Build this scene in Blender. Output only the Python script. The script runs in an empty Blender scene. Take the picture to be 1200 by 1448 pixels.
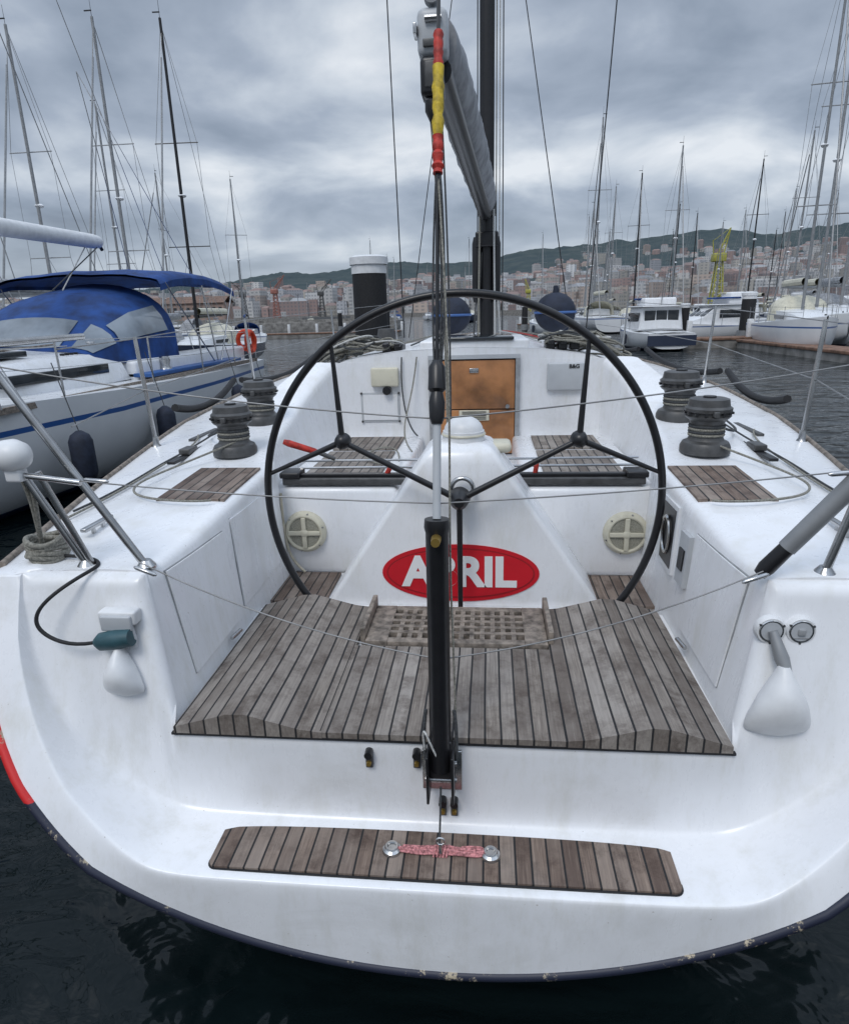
import bpy, bmesh, math, random
from mathutils import Vector, Matrix
from mathutils import noise as mn
random.seed(7)
scn=bpy.context.scene
COL=bpy.context.collection
# ------------------------------------------------------------------ materials
def newmat(name):
    m=bpy.data.materials.new(name); m.use_nodes=True
    nt=m.node_tree; b=nt.nodes['Principled BSDF']
    return m,nt,b
def N(nt,t,**k):
    n=nt.nodes.new(t)
    for a,v in k.items(): setattr(n,a,v)
    return n
def L(nt,a,b): nt.links.new(a,b)
def math_(nt,op,a,b=None,c=None):
    n=N(nt,'ShaderNodeMath',operation=op)
    for i,v in enumerate((a,b,c)):
        if v is None: continue
        if isinstance(v,(int,float)): n.inputs[i].default_value=v
        else: L(nt,v,n.inputs[i])
    return n.outputs[0]
def mix_(nt,f,a,b,bt='MIX'):
    n=N(nt,'ShaderNodeMix',data_type='RGBA',blend_type=bt)
    for i,v in ((0,f),(6,a),(7,b)):
        if isinstance(v,(int,float)): n.inputs[i].default_value=v
        elif isinstance(v,tuple): n.inputs[i].default_value=(*v,1)
        else: L(nt,v,n.inputs[i])
    return n.outputs[2]
def noise_(nt,scale,detail=4,vec=None,rough=.55,dist=0):
    n=N(nt,'ShaderNodeTexNoise'); n.inputs['Scale'].default_value=scale; n.inputs['Detail'].default_value=detail; n.inputs['Roughness'].default_value=rough; n.inputs['Distortion'].default_value=dist
    if vec is not None: L(nt,vec,n.inputs['Vector'])
    return n.outputs['Fac']
def ramp_(nt,f,pts):
    n=N(nt,'ShaderNodeValToRGB')
    e=n.color_ramp.elements
    while len(e)<len(pts): e.new(.5)
    for i,(p,c) in enumerate(pts):
        e[i].position=p; e[i].color=(*c,1) if isinstance(c,tuple) else (c,c,c,1)
    L(nt,f,n.inputs[0]); return n.outputs[0]
def bump_(nt,b,h,st=.3,dist=.01):
    n=N(nt,'ShaderNodeBump'); n.inputs['Strength'].default_value=st; n.inputs['Distance'].default_value=dist
    L(nt,h,n.inputs['Height']); L(nt,n.outputs[0],b.inputs['Normal'])
def scaled(nt,s):
    tc=N(nt,'ShaderNodeTexCoord'); mp=N(nt,'ShaderNodeMapping'); mp.inputs['Scale'].default_value=s
    L(nt,tc.outputs['Object'],mp.inputs[0]); return mp.outputs[0]
def mat(name,col,rough=.5,metal=0,var=.12,scale=6,bump=0,bscale=60,coat=0):
    m,nt,b=newmat(name)
    v=scaled(nt,(1,1,1))
    n=noise_(nt,scale,4,v)
    dark=tuple(c*(1-var*1.6) for c in col)
    c=ramp_(nt,n,[(.3,dark),(.62,col)])
    L(nt,c,b.inputs['Base Color'])
    b.inputs['Roughness'].default_value=rough; b.inputs['Metallic'].default_value=metal
    b.inputs['Coat Weight'].default_value=coat
    if bump: bump_(nt,b,noise_(nt,bscale,3,v),bump,.004)
    return m
def gelcoat(name,col,dirt=1.):
    m,nt,b=newmat(name)
    v=scaled(nt,(1,1,1)); n1=noise_(nt,2.2,6,v,.65); n2=noise_(nt,9,6,scaled(nt,(1,1,.3)),.74)
    n3=noise_(nt,1.3,7,scaled(nt,(1,.8,1.4)),.75,.6)
    c=mix_(nt,ramp_(nt,n1,[(.35,.0),(.75,1.)]),col,tuple(x*.91 for x in col))
    c=mix_(nt,ramp_(nt,n2,[(.50,0.),(.78,.75*dirt)]),c,(col[0]*.76,col[1]*.745,col[2]*.68))
    c=mix_(nt,ramp_(nt,n3,[(.54,0.),(.70,.40*dirt)]),c,(col[0]*.70,col[1]*.69,col[2]*.65))
    sp=noise_(nt,70,3,v,.7); c=mix_(nt,ramp_(nt,sp,[(.70,0.),(.76,.8)]),c,(.36,.33,.29))
    L(nt,c,b.inputs['Base Color']); L(nt,ramp_(nt,n2,[(.4,.26),(.8,.5)]),b.inputs['Roughness'])
    b.inputs['Coat Weight'].default_value=.2; b.inputs['Coat Roughness'].default_value=.15
    bump_(nt,b,noise_(nt,5,3,v),.1,.01)
    return m
WHITE=gelcoat('gelcoat_white',(.82,.83,.85))
WHITE2=gelcoat('gelcoat_offwhite',(.74,.755,.775))
def teak(name,base,dark,period=.0475,silver=(.42,.385,.35)):
    m,nt,b=newmat(name)
    tc=N(nt,'ShaderNodeTexCoord'); s=N(nt,'ShaderNodeSeparateXYZ'); L(nt,tc.outputs['Object'],s.inputs[0])
    wob=math_(nt,'MULTIPLY',noise_(nt,2.5,2,tc.outputs['Object']),.006)
    x=math_(nt,'DIVIDE',math_(nt,'ADD',s.outputs[0],wob),period); x=math_(nt,'ADD',x,100.3)
    fr=math_(nt,'FRACT',x); fl=math_(nt,'FLOOR',x)
    wn=N(nt,'ShaderNodeTexWhiteNoise',noise_dimensions='1D'); L(nt,fl,wn.inputs['W'])
    wn2=N(nt,'ShaderNodeTexWhiteNoise',noise_dimensions='1D'); L(nt,math_(nt,'ADD',fl,37.7),wn2.inputs['W'])
    c0=N(nt,'ShaderNodeCombineXYZ'); L(nt,s.outputs[0],c0.inputs[0]); L(nt,math_(nt,'ADD',s.outputs[1],math_(nt,'MULTIPLY',wn.outputs['Value'],7.)),c0.inputs[1]); L(nt,s.outputs[2],c0.inputs[2])
    mp=N(nt,'ShaderNodeMapping'); mp.inputs['Scale'].default_value=(150,6,60)
    L(nt,c0.outputs[0],mp.inputs[0]); g=noise_(nt,1,7,mp.outputs[0],.7)
    bl=noise_(nt,8,6,c0.outputs[0],.75)
    c=mix_(nt,ramp_(nt,g,[(.32,0.),(.66,1.)]),dark,base)
    c=mix_(nt,math_(nt,'MULTIPLY',wn2.outputs['Value'],.5),c,silver)
    c=mix_(nt,math_(nt,'MULTIPLY',math_(nt,'POWER',wn.outputs['Value'],2.2),.8),c,dark)
    c=mix_(nt,ramp_(nt,bl,[(.46,0.),(.66,.85)]),c,(dark[0]*.7,dark[1]*.65,dark[2]*.62))
    bl2=noise_(nt,3.1,4,c0.outputs[0]); c=mix_(nt,ramp_(nt,bl2,[(.5,0.),(.75,.5)]),c,silver)
    c=mix_(nt,ramp_(nt,g,[(.60,0.),(.8,.45)]),c,silver)
    ck=math_(nt,'LESS_THAN',fr,.13)
    c=mix_(nt,ck,c,(.012,.012,.013))
    L(nt,c,b.inputs['Base Color']); b.inputs['Roughness'].default_value=.75
    h=math_(nt,'SUBTRACT',math_(nt,'MULTIPLY',g,.45),ck); bump_(nt,b,h,.6,.004)
    return m
TEAK=teak('teak_weathered',(.27,.235,.20),(.11,.088,.074),silver=(.38,.35,.32))
TEAK2=teak('teak_brown',(.24,.175,.135),(.075,.048,.038),.046,(.34,.29,.25))
TEAKP=mat('teak_plain',(.28,.235,.195),.7,0,.45,30,.5,90)
VARN=mat('varnished_wood',(.46,.20,.075),.33,0,.38,5,.1,30,.3)
BLACK=mat('black_composite',(.012,.012,.014),.35,0,.2,20)
DGREY=mat('winch_anodised',(.10,.10,.10),.42,.35,.25,20)
STEEL=mat('stainless',(.55,.55,.55),.25,1,.2,9)
WIRE=mat('wire_rope',(.30,.30,.30),.5,.6,.2,9)
ALU=mat('aluminium_grey',(.30,.31,.32),.45,.3,.15,7)
SAILC=mat('sail_cover_grey',(.34,.35,.37),.8,0,.3,9,.6,25)
ROPEG=mat('rope_grey',(.30,.29,.25),.9,0,.4,150,.8,200)
ROPED=mat('rope_dark',(.07,.075,.08),.9,0,.4,150,.8,200)
ROPEW=mat('rope_white',(.6,.6,.58),.85,0,.3,150,.8,200)
HOSE=mat('hose_cream',(.5,.46,.36),.6,0,.2,30)
PINK=mat('rope_pink',(.72,.30,.31),.85,0,.5,120,.9,150)
RED=mat('red_vinyl',(.60,.010,.022),.4,0,.12,6)
RED2=mat('red_vinyl_dark',(.34,.01,.016),.45,0,.1,6)
REDT=mat('red_tape',(.55,.035,.02),.6,0,.4,40,.5,60)
YEL=mat('yellow_tape',(.66,.47,.02),.6,0,.4,40,.5,60)
PURE=mat('white_vinyl',(.82,.82,.82),.4,0,.04,6)
BEIGE=mat('beige_plastic',(.62,.59,.47),.5,0,.15,10)
PLAST=mat('white_plastic',(.74,.75,.76),.4,0,.1,10)
LGREY=mat('light_grey_plastic',(.47,.49,.51),.4,0,.06,10)
RUBBER=mat('black_rubber',(.016,.016,.018),.7,0,.3,30)
NAVY=mat('navy_cover',(.018,.026,.05),.75,0,.3,15,.3,40)
BLUEC=mat('blue_canvas',(.010,.062,.25),.8,0,.4,3,.9,7)
BLUES=mat('blue_stripe',(.03,.11,.33),.4,0,.1,6)
GLASSD=mat('window_dark',(.03,.035,.04),.08,0,.2,5)
CLEARW=mat('clear_vinyl',(.27,.31,.35),.10,0,.35,1.2,.1,3)
ORANGE=mat('orange_buoy',(.75,.07,.02),.6,0,.15,8)
BRASS=mat('brass',(.45,.3,.08),.4,.8,.2,20)
SEAM=mat('seam_grey',(.33,.34,.35),.6,0,.2,20)
m,nt,b=newmat('rim_trim')
tc=N(nt,'ShaderNodeTexCoord'); s=N(nt,'ShaderNodeSeparateXYZ'); L(nt,tc.outputs['Object'],s.inputs[0])
r1=math_(nt,'LESS_THAN',s.outputs[0],-1.0); r2=math_(nt,'GREATER_THAN',s.outputs[2],.76); r3=math_(nt,'MULTIPLY',r1,r2)
v=tc.outputs['Object']; sc=noise_(nt,7,7,v,.8)
c=mix_(nt,r3,(.016,.02,.04),(.6,.02,.02)); c=mix_(nt,ramp_(nt,sc,[(.57,0.),(.61,1.)]),c,(.42,.36,.26))
L(nt,c,b.inputs['Base Color']); b.inputs['Roughness'].default_value=.5; TRIM=m
m,nt,b=newmat('hull_paint')
tc=N(nt,'ShaderNodeTexCoord'); s=N(nt,'ShaderNodeSeparateXYZ'); L(nt,tc.outputs['Object'],s.inputs[0])
c=mix_(nt,math_(nt,'LESS_THAN',s.outputs[2],.5),(.76,.78,.8),(.012,.016,.035)); L(nt,c,b.inputs['Base Color']); b.inputs['Roughness'].default_value=.3; HULLP=m
m,nt,b=newmat('white_hull')
tc=N(nt,'ShaderNodeTexCoord'); s=N(nt,'ShaderNodeSeparateXYZ'); L(nt,tc.outputs['Object'],s.inputs[0])
z=s.outputs[2]
c=mix_(nt,noise_(nt,1.5,5,tc.outputs['Object']),(.78,.79,.8),(.60,.62,.64))
st=math_(nt,'MULTIPLY',math_(nt,'GREATER_THAN',z,1.0),math_(nt,'LESS_THAN',z,1.06)); c=mix_(nt,st,c,(.03,.1,.3))
c=mix_(nt,math_(nt,'LESS_THAN',z,.12),c,(.015,.03,.1))
L(nt,c,b.inputs['Base Color']); b.inputs['Roughness'].default_value=.28; WHULL=m
m,nt,b=newmat('dark_hull')
c=mix_(nt,noise_(nt,1.5,5,scaled(nt,(1,1,1))),(.02,.03,.06),(.03,.04,.07)); L(nt,c,b.inputs['Base Color']); b.inputs['Roughness'].default_value=.25; DHULL=m
# ------------------------------------------------------------------ mesh builder
class MB:
    def __init__(s): s.v=[];s.f=[];s.m=[];s.mats=[]
    def mi(s,m):
        if m not in s.mats: s.mats.append(m)
        return s.mats.index(m)
    def add(s,vs,fs,m):
        o=len(s.v); s.v+= [tuple(v) for v in vs]; i=s.mi(m)
        for f in fs: s.f.append(tuple(o+k for k in f)); s.m.append(i)
    def box(s,x0,x1,y0,y1,z0,z1,m,bev=0,mtx=None):
        if bev:
            bm=bmesh.new(); bmesh.ops.create_cube(bm,size=1)
            for v in bm.verts: v.co=Vector(((x0+x1)/2+v.co.x*(x1-x0),(y0+y1)/2+v.co.y*(y1-y0),(z0+z1)/2+v.co.z*(z1-z0)))
            bmesh.ops.bevel(bm,geom=list(bm.edges),offset=bev,segments=3,affect='EDGES',profile=.5)
            vs=[v.co.copy() for v in bm.verts]; bm.verts.index_update(); fs=[[v.index for v in f.verts] for f in bm.faces]; bm.free()
        else:
            vs=[Vector(p) for p in ((x0,y0,z0),(x1,y0,z0),(x1,y1,z0),(x0,y1,z0),(x0,y0,z1),(x1,y0,z1),(x1,y1,z1),(x0,y1,z1))]
            fs=[(0,3,2,1),(4,5,6,7),(0,1,5,4),(1,2,6,5),(2,3,7,6),(3,0,4,7)]
        if mtx: vs=[mtx@v for v in vs]
        s.add(vs,fs,m)
    def cyl(s,p0,p1,r0,r1=None,m=None,n=12,caps=True):
        if r1 is None: r1=r0
        s.lathe(p0,p1,[(0,r0),(1,r1)],m,n,caps)
    def lathe(s,p0,p1,prof,m,n=20,caps=True,sx=1):
        p0=Vector(p0);p1=Vector(p1);d=p1-p0;ln=d.length;d.normalize()
        a=d.orthogonal().normalized(); b=d.cross(a)
        if abs(d.z)>.99: a=Vector((1,0,0)); b=d.cross(a)
        vs=[]
        for t,r in prof:
            for k in range(n):
                an=2*math.pi*k/n; vs.append(p0+d*ln*t+a*(math.cos(an)*r*sx)+b*(math.sin(an)*r))
        fs=[]
        for i in range(len(prof)-1):
            for k in range(n): fs.append((i*n+k,i*n+(k+1)%n,(i+1)*n+(k+1)%n,(i+1)*n+k))
        if caps: fs.append(tuple(range(n-1,-1,-1))); fs.append(tuple((len(prof)-1)*n+k for k in range(n)))
        s.add(vs,fs,m)
    def grid(s,rows,m,close=False):
        n=len(rows[0]); vs=[p for r in rows for p in r]; fs=[]
        for i in range(len(rows)-1):
            for k in range(n if close else n-1): fs.append((i*n+k,i*n+(k+1)%n,(i+1)*n+(k+1)%n,(i+1)*n+k))
        s.add(vs,fs,m)
    def sph(s,c,r,m,n=16,sc=(1,1,1),zmin=-1):
        rows=[]
        for i in range(n//2+1):
            t=-math.pi/2+math.pi*i/(n//2); z=max(math.sin(t),zmin)
            rr=math.cos(t) if math.sin(t)>=zmin else math.sqrt(1-zmin*zmin)*(0.01 if i==0 else 1)
            rows.append([(c[0]+r*sc[0]*rr*math.cos(2*math.pi*k/n),c[1]+r*sc[1]*rr*math.sin(2*math.pi*k/n),c[2]+r*sc[2]*z) for k in range(n)])
        s.grid(rows,m,True)
    def torus(s,c,R,r,m,ax='y',n=96,k=10,sc=1):
        rows=[]
        for i in range(n+1):
            a=2*math.pi*i/n; row=[]
            for j in range(k):
                b=2*math.pi*j/k; rr=R+r*math.cos(b); u=rr*math.cos(a); w=rr*math.sin(a)*sc; h=r*math.sin(b)
                p={'y':(u,h,w),'z':(u,w,h),'x':(h,u,w)}[ax]; row.append((c[0]+p[0],c[1]+p[1],c[2]+p[2]))
            rows.append(row)
        s.grid(rows,m,True)
    def mesh(s,name,ang=35):
        me=bpy.data.meshes.new(name); me.from_pydata(s.v,[],s.f)
        for m in s.mats: me.materials.append(m)
        me.polygons.foreach_set('material_index',s.m)
        bm=bmesh.new(); bm.from_mesh(me); bmesh.ops.recalc_face_normals(bm,faces=bm.faces); bm.to_mesh(me); bm.free()
        me.polygons.foreach_set('use_smooth',[True]*len(me.polygons))
        me.set_sharp_from_angle(angle=math.radians(ang)); me.update()
        return me
    def obj(s,name,parent=None,ang=35,loc=(0,0,0)):
        o=bpy.data.objects.new(name,s.mesh(name,ang)); COL.objects.link(o); o.location=loc
        if parent: o.parent=parent
        return o
def empty(name,loc=(0,0,0),rz=0):
    e=bpy.data.objects.new(name,None); COL.objects.link(e); e.location=loc; e.rotation_euler=(0,0,rz); e.empty_display_size=.2; return e
def rope(name,pts,r,m,parent,smooth=True,cyc=False):
    cu=bpy.data.curves.new(name,'CURVE'); cu.dimensions='3D'; cu.bevel_depth=r; cu.bevel_resolution=2; cu.use_fill_caps=True
    sp=cu.splines.new('NURBS' if smooth else 'POLY'); sp.points.add(len(pts)-1)
    for i,p in enumerate(pts): sp.points[i].co=(*p,1)
    if smooth: sp.order_u=min(4,len(pts)); sp.use_endpoint_u=not cyc
    sp.use_cyclic_u=cyc; cu.resolution_u=5
    cu.materials.append(m); o=bpy.data.objects.new(name,cu); COL.objects.link(o)
    if parent: o.parent=parent
    return o
def lerp(a,b,t): return a+(b-a)*t
def interp(tab,y,c):
    if y<=tab[0][0]: return tab[0][c]
    for a,b_ in zip(tab,tab[1:]):
        if y<=b_[0]: return lerp(a[c],b_[c],(y-a[0])/(b_[0]-a[0]))
    return tab[-1][c]
# ================================================================== MAIN SAILBOAT
B=empty('sailboat')
KD=1.10
def yr(z): return interp([(.2,1.37),(.58,1.36),(.8,1.43),(1.0,1.53),(1.2,1.63),(1.36,1.725)],z,1)
def yf(z): return 1.6+.125*max(0,min(1,(z-.86)/.49))
def zell(x,a,b_,S=1.36): 
    q=min(1,abs(x)/a); return S-b_*math.sqrt(1-q*q)
def ztop(x):
    x=abs(x); return .9 if x<=.83 else (1.35 if x>=.93 else .9+(x-.83)/.1*.45)
def smax(a,b_,k=.05): return (a+b_+math.sqrt((a-b_)**2+k*k))/2
def chaikin(p,it):
    for _ in range(it):
        q=[p[0]]
        for a,b_ in zip(p,p[1:]):
            q.append(tuple(lerp(u,v,.25) for u,v in zip(a,b_))); q.append(tuple(lerp(u,v,.75) for u,v in zip(a,b_)))
        q.append(p[-1]); p=q
    return p
RC=.035
def podoff(x,z):
    x=abs(x)
    if z<.9 or x>1.34: return 0
    xw=.83+.1*(z-.9)/.45; d=max(0,min(x-xw,1.35-z))
    o_=0 if d>=RC else RC-math.sqrt(max(0,RC*RC-(RC-d)**2))
    return o_*min(1,(z-.9)/.04)*min(1,max(0,(1.34-x)/.05))
rows=[]
xs=[1.43*math.sin(math.pi/2*t/70) for t in range(-70,71)]
for e in [.83+i*.0125 for i in range(13)]: xs+= [e,-e]
xs=sorted(xs)
for x in xs:
    zb=zell(x,1.43,KD); zt=ztop(x)
    zi=zell(x,1.32,KD-.08) if abs(x)<1.32 else 1.36
    zp=min(smax(.575,zi,.05),zt) 
    P0=(yr(zb),zb); P1=(yr(zp)+.0,zp-.005); k=max(0,min(1,(zt-zp)/.25))
    P2=(max(yf(zp)-.0,yr(zp)+.001),min(zp+.008,zt)); P3=(max(yf(zt),yr(zp)),zt)
    zm=lerp(P2[1],P3[1],.5)
    path=[P0,(lerp(P0[0],P1[0],.5),lerp(P0[1],P1[1],.5)),(P1[0],P1[1]-.010*k),(P1[0]+.010*k,P1[1]),(lerp(P1[0],P2[0],.5),lerp(P1[1],P2[1],.5)),(P2[0]-.022*k,P2[1]),(P2[0]+.0,P2[1]+.03*k),(max(P2[0],yf(zm)),zm),(max(yf(zt-.08*k),P2[0]),zt-.08*k),(max(yf(zt-.04*k),P2[0]),zt-.04*k),(P3[0],P3[1])]
    rows.append([(x,p[0]+podoff(x,p[1]),p[1]) for p in chaikin(path,2)])
mb=MB(); mb.grid(rows,WHITE); mb.obj('transom',B,50)
pts=[]
for i in range(0,81):
    t=math.pi*i/80; x=-1.436*math.cos(t); z=1.355-(KD+.003)*math.sin(t); pts.append((x,yr(z)+.004,z))
rope('rim_trim',pts,.015,TRIM,B,False)
# deck: y, xi, zi, xc, xd, B, S
ST=[(1.7,.93,1.35,1.2,1.32,1.43,1.35),(2.0,.90,1.36,1.23,1.36,1.51,1.355),(2.2,.89,1.385,1.25,1.38,1.56,1.36),(2.4,.88,1.405,1.28,1.40,1.61,1.365),(2.85,.88,1.43,1.32,1.46,1.72,1.38),(2.95,.89,1.44,1.33,1.47,1.74,1.38),(3.1,.97,1.47,1.34,1.48,1.77,1.385),
(3.4,1.0,1.49,1.36,1.5,1.83,1.395),(3.7,1.02,1.53,1.36,1.5,1.88,1.41),(4.0,1.0,1.63,1.26,1.45,1.93,1.42),(4.15,.95,1.72,1.17,1.40,1.95,1.43),(4.3,.88,1.80,1.08,1.34,1.97,1.43)]
ys=[1.7,1.76]+[1.8+i*.05 for i in range(51)]
def st(y,c): 
    return (interp(ST,y-.06,c)+2*interp(ST,y,c)+interp(ST,y+.06,c))/4 if y>1.77 and y<4.29 else interp(ST,y,c)
deck=MB()
for sg in (-1,1):
    rows=[]
    for j,y in enumerate(ys):
        xi,zi,xc,xd,Bm,S=[st(y,c) for c in range(1,7)]
        xf=lerp(.83,.86,min(1,(y-1.6)/1.))
        lp=.0 if j==0 else 1
        p=[(xf-.01,.80),(lerp(xf,xi,.15),.9),(lerp(xf,xi,.6),lerp(.8,zi,.6)),(xi-.006,zi-.05),(xi-.001,zi-.022),(xi+.012,zi-.006),(xi+.035,zi+.001*lp),(xi+.07,zi+.003*lp),(lerp(xi,xc,.5),zi+.006*lp),(xc-.03,zi+.003*lp),(xc+.01,zi-.004*lp),(lerp(xc,xd,.4),lerp(zi,S,.4)),(xd-.02,S+.012*lp),(xd+.03,S+.006*lp),(Bm-.03,S+.004*lp),(Bm,S-.006*lp)]
        if j==0:
            row=[(sg*a,yf(b_)+RC*min(1,max(0,(1.34-a)/.05)),b_) for a,b_ in p]
            rows.append([(q[0],q[1]+.004,q[2]-(.05 if k_>4 else 0)) for k_,q in enumerate(row)]); rows.append(row)
        else: rows.append([(sg*a,y,b_) for a,b_ in p])
    deck.grid(rows,WHITE)
deck.obj('side_decks_and_coamings',B,40)
FR=[(4.3,1.885,.88,1.80,1.08,1.34,1.97,1.43),(5.5,1.90,.82,1.81,.98,1.2,2.04,1.47),(7,1.86,.70,1.79,.85,1.0,1.95,1.52),(8.5,1.8,.5,1.73,.65,.8,1.65,1.58),(9.6,1.70,.3,1.67,.4,.5,1.35,1.63),(11,1.70,.2,1.69,.25,.3,.8,1.68),(12.3,1.74,.01,1.74,.02,.03,.05,1.74)]
cab=MB(); rows=[]
for i in range(41):
    y=4.3+8*i/40; zc,xi,zi,xc,xd,Bm,S=[interp(FR,y,c) for c in range(1,8)]
    h=[(0,zc),(xi*.5,lerp(zc,zi,.2)),(xi*.85,lerp(zc,zi,.65)),(xi,zi),(xi+.04,zi-.03),(xc,lerp(zi,S,.5)),(xd-.03,S+.02),(xd+.02,S+.005),(Bm-.03,S),(Bm,S-.006)]
    rows.append([(-a,y,b_) for a,b_ in reversed(h)]+[(a,y,b_) for a,b_ in h[1:]])
cab.grid(rows,WHITE); cab.obj('coachroof',B,40)
HS=[(1.7,1.43,1.36,1.36-KD),(2.4,1.61,1.365,.14),(3.4,1.83,1.395,.0),(4.3,1.97,1.43,-.15),(5.5,2.04,1.47,-.3),(7,1.95,1.52,-.4),(8.5,1.65,1.58,-.4),(9.6,1.35,1.63,-.4),(11,.8,1.68,-.3),(12.3,.05,1.74,.1)]
hl=MB(); rows=[]
for i in range(45):
    y=1.7+10.6*i/44; Bm,S,K=[interp(HS,y,c) for c in (1,2,3)]; row=[]
    for k in range(41):
        t=math.pi*k/40; x=-Bm*math.cos(t); z=S-(S-K)*math.sin(t); row.append((x,yr(z)+.003 if i==0 else y,z))
    rows.append(row)
hl.grid(rows,HULLP); hl.obj('hull',B,60)
def E(y,c): return interp(ST,y,c) if y<4.3 else interp(FR,y,c+1)
for sg in (-1,1):
    rope('toe_rail',[(sg*(E(y,5)-.02),y,E(y,6)+.008) for y in [1.78+i*.4 for i in range(27)]],.012,TEAKP,B)
# cockpit floor, benches, bulkhead
ck=MB()
ck.box(-.855,.855,1.612,2.47,.80,.882,WHITE)
ck.box(-.9,.9,2.47,2.57,.50,.55,WHITE2)
ck.box(-.9,.9,2.57,4.3,.78,.845,WHITE)
for sg in (-1,1):
    a,b_=sorted((sg*.30,sg*.93)); ck.box(a,b_,2.95,4.32,.846,1.30,WHITE,.03)
ck.obj('cockpit_sole_and_benches',B)
bk=MB(); cx=.045
yb=4.30
bk.box(-1.0,cx-.30,yb,yb+.05,.84,1.80,WHITE); bk.box(cx+.30,1.0,yb,yb+.05,.84,1.80,WHITE); bk.box(cx-.30,cx+.30,yb+.001,yb+.05,.84,1.17,WHITE)
TP=[(0,1.885),(.44,1.87),(.75,1.83),(.88,1.80),(1.08,1.62),(1.34,1.45)]
for i in range(24):
    x0=-1.08+2.16*i/24; x1=x0+.09
    z0=interp(TP,abs(x0),1); z1=interp(TP,abs(x1),1)
    bk.add([(x0,yb+.002,1.58),(x1,yb+.002,1.58),(x1,yb+.002,z1),(x0,yb+.002,z0)],[(0,1,2,3)],WHITE)
bk.obj('bulkhead',B)
dr=MB()
dr.box(cx-.29,cx+.29,yb-.006,yb+.0,1.17,1.805,RUBBER)
for z0,z1 in ((1.18,1.475),(1.482,1.80)): dr.box(cx-.268,cx+.268,yb-.02,yb-.006,z0,z1,VARN,.004)
for sx in (-1,1): dr.box(cx+sx*.285-.014,cx+sx*.285+.014,yb-.035,yb-.003,1.16,1.81,SEAM)
dr.box(cx-.3,cx+.3,yb-.03,yb,1.81,1.835,LGREY)
dr.box(cx-.10,cx+.10,yb-.03,yb-.02,1.405,1.475,BEIGE,.004)
for i in range(5): dr.box(cx-.08,cx+.08,yb-.034,yb-.03,1.415+i*.012,1.419+i*.012,DGREY)
dr.box(cx-.03,cx+.03,yb-.03,yb-.02,1.72,1.75,STEEL,.003); dr.cyl((cx+.22,yb-.04,1.5),(cx+.22,yb-.01,1.5),.014,.014,STEEL,12)
dr.obj('companionway_doors',B)
hg=MB(); hg.box(cx-.36,cx+.36,4.33,5.3,1.86,1.925,WHITE,.015); hg.box(cx-.26,cx+.26,4.31,4.9,1.925,1.945,GLASSD,.008)
for x in (-.55,-.47,.55,.63,.71): hg.box(x-.03,x+.03,4.42,4.60,1.845,1.905,BLACK,.01); hg.box(x-.02,x+.02,4.36,4.46,1.89,1.915,BLACK,.006)
hg.lathe((-.62,4.9,1.84),(-.62,4.9,2.0),[(0,.08),(.3,.06),(.7,.07),(1,.06)],DGREY,20); hg.lathe((.78,4.9,1.82),(.78,4.9,1.98),[(0,.08),(.3,.06),(.7,.07),(1,.06)],DGREY,20)
hg.obj('companionway_hatch',B)
ins=MB()
ins.box(-.64,-.455,yb-.04,yb,1.64,1.765,BEIGE,.012); ins.cyl((-.535,yb-.05,1.615),(-.535,yb,1.615),.028,.028,BLACK,16)
ins.box(-.72,-.455,yb-.006,yb,1.40,1.60,LGREY,.002); ins.box(-.705,-.47,yb-.01,yb-.006,1.415,1.585,WHITE)
for a in (-.715,-.46): 
    for z in (1.405,1.595): ins.cyl((a,yb-.014,z),(a,yb,z),.008,.008,DGREY,8)
ins.box(.52,.755,yb-.035,yb,1.595,1.775,LGREY,.012)
ins.obj('instrument_panels',B)
def text(name,s,loc,size,m,parent,off=.0,ext=.001,sx=1):
    cu=bpy.data.curves.new(name,'FONT'); cu.body=s; cu.size=size; cu.align_x='CENTER'; cu.align_y='CENTER'; cu.extrude=ext; cu.offset=off; cu.materials.append(m)
    o=bpy.data.objects.new(name,cu); COL.objects.link(o); o.location=loc; o.rotation_euler=(math.radians(90),0,0); o.scale=(sx,1,1); o.parent=parent; return o
text('display_lettering','B&G',(.69,yb-.037,1.75),.035,BLACK,B,.001)
# speakers
sp=MB(); SPM=mat('speaker_mesh',(.34,.33,.27),.8,0,.3,200)
for x in (-.77,.79):
    y=2.945; z=1.075
    sp.lathe((x,y+.004,z),(x,y-.022,z),[(0,.107),(.6,.105),(1,.096)],BEIGE,36)
    sp.torus((x,y-.022,z),.086,.009,BEIGE,'y',40,8)
    sp.lathe((x,y-.0225,z),(x,y-.024,z),[(0,.078),(1,.078)],SPM,30)
    for an in (0,math.pi/2):
        mt=Matrix.Translation((x,y-.03,z))@Matrix.Rotation(an,4,'Y'); sp.box(-.08,.08,-.006,.006,-.011,.011,BEIGE,.003,mt)
    sp.sph((x,y-.03,z),.022,BEIGE,12,(1,.5,1))
    for k in range(6):
        a=math.pi/3*k+.3; sp.cyl((x+.098*math.cos(a),y-.026,z+.098*math.sin(a)),(x+.098*math.cos(a),y-.015,z+.098*math.sin(a)),.004,.004,STEEL,8)
sp.obj('cockpit_speakers',B)
rope('drain_hose',[(-.872,2.92,1.28),(-.875,2.92,1.15),(-.87,2.92,1.0),(-.84,2.92,.92),(-.78,2.91,.87)],.007,HOSE,B)
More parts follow.
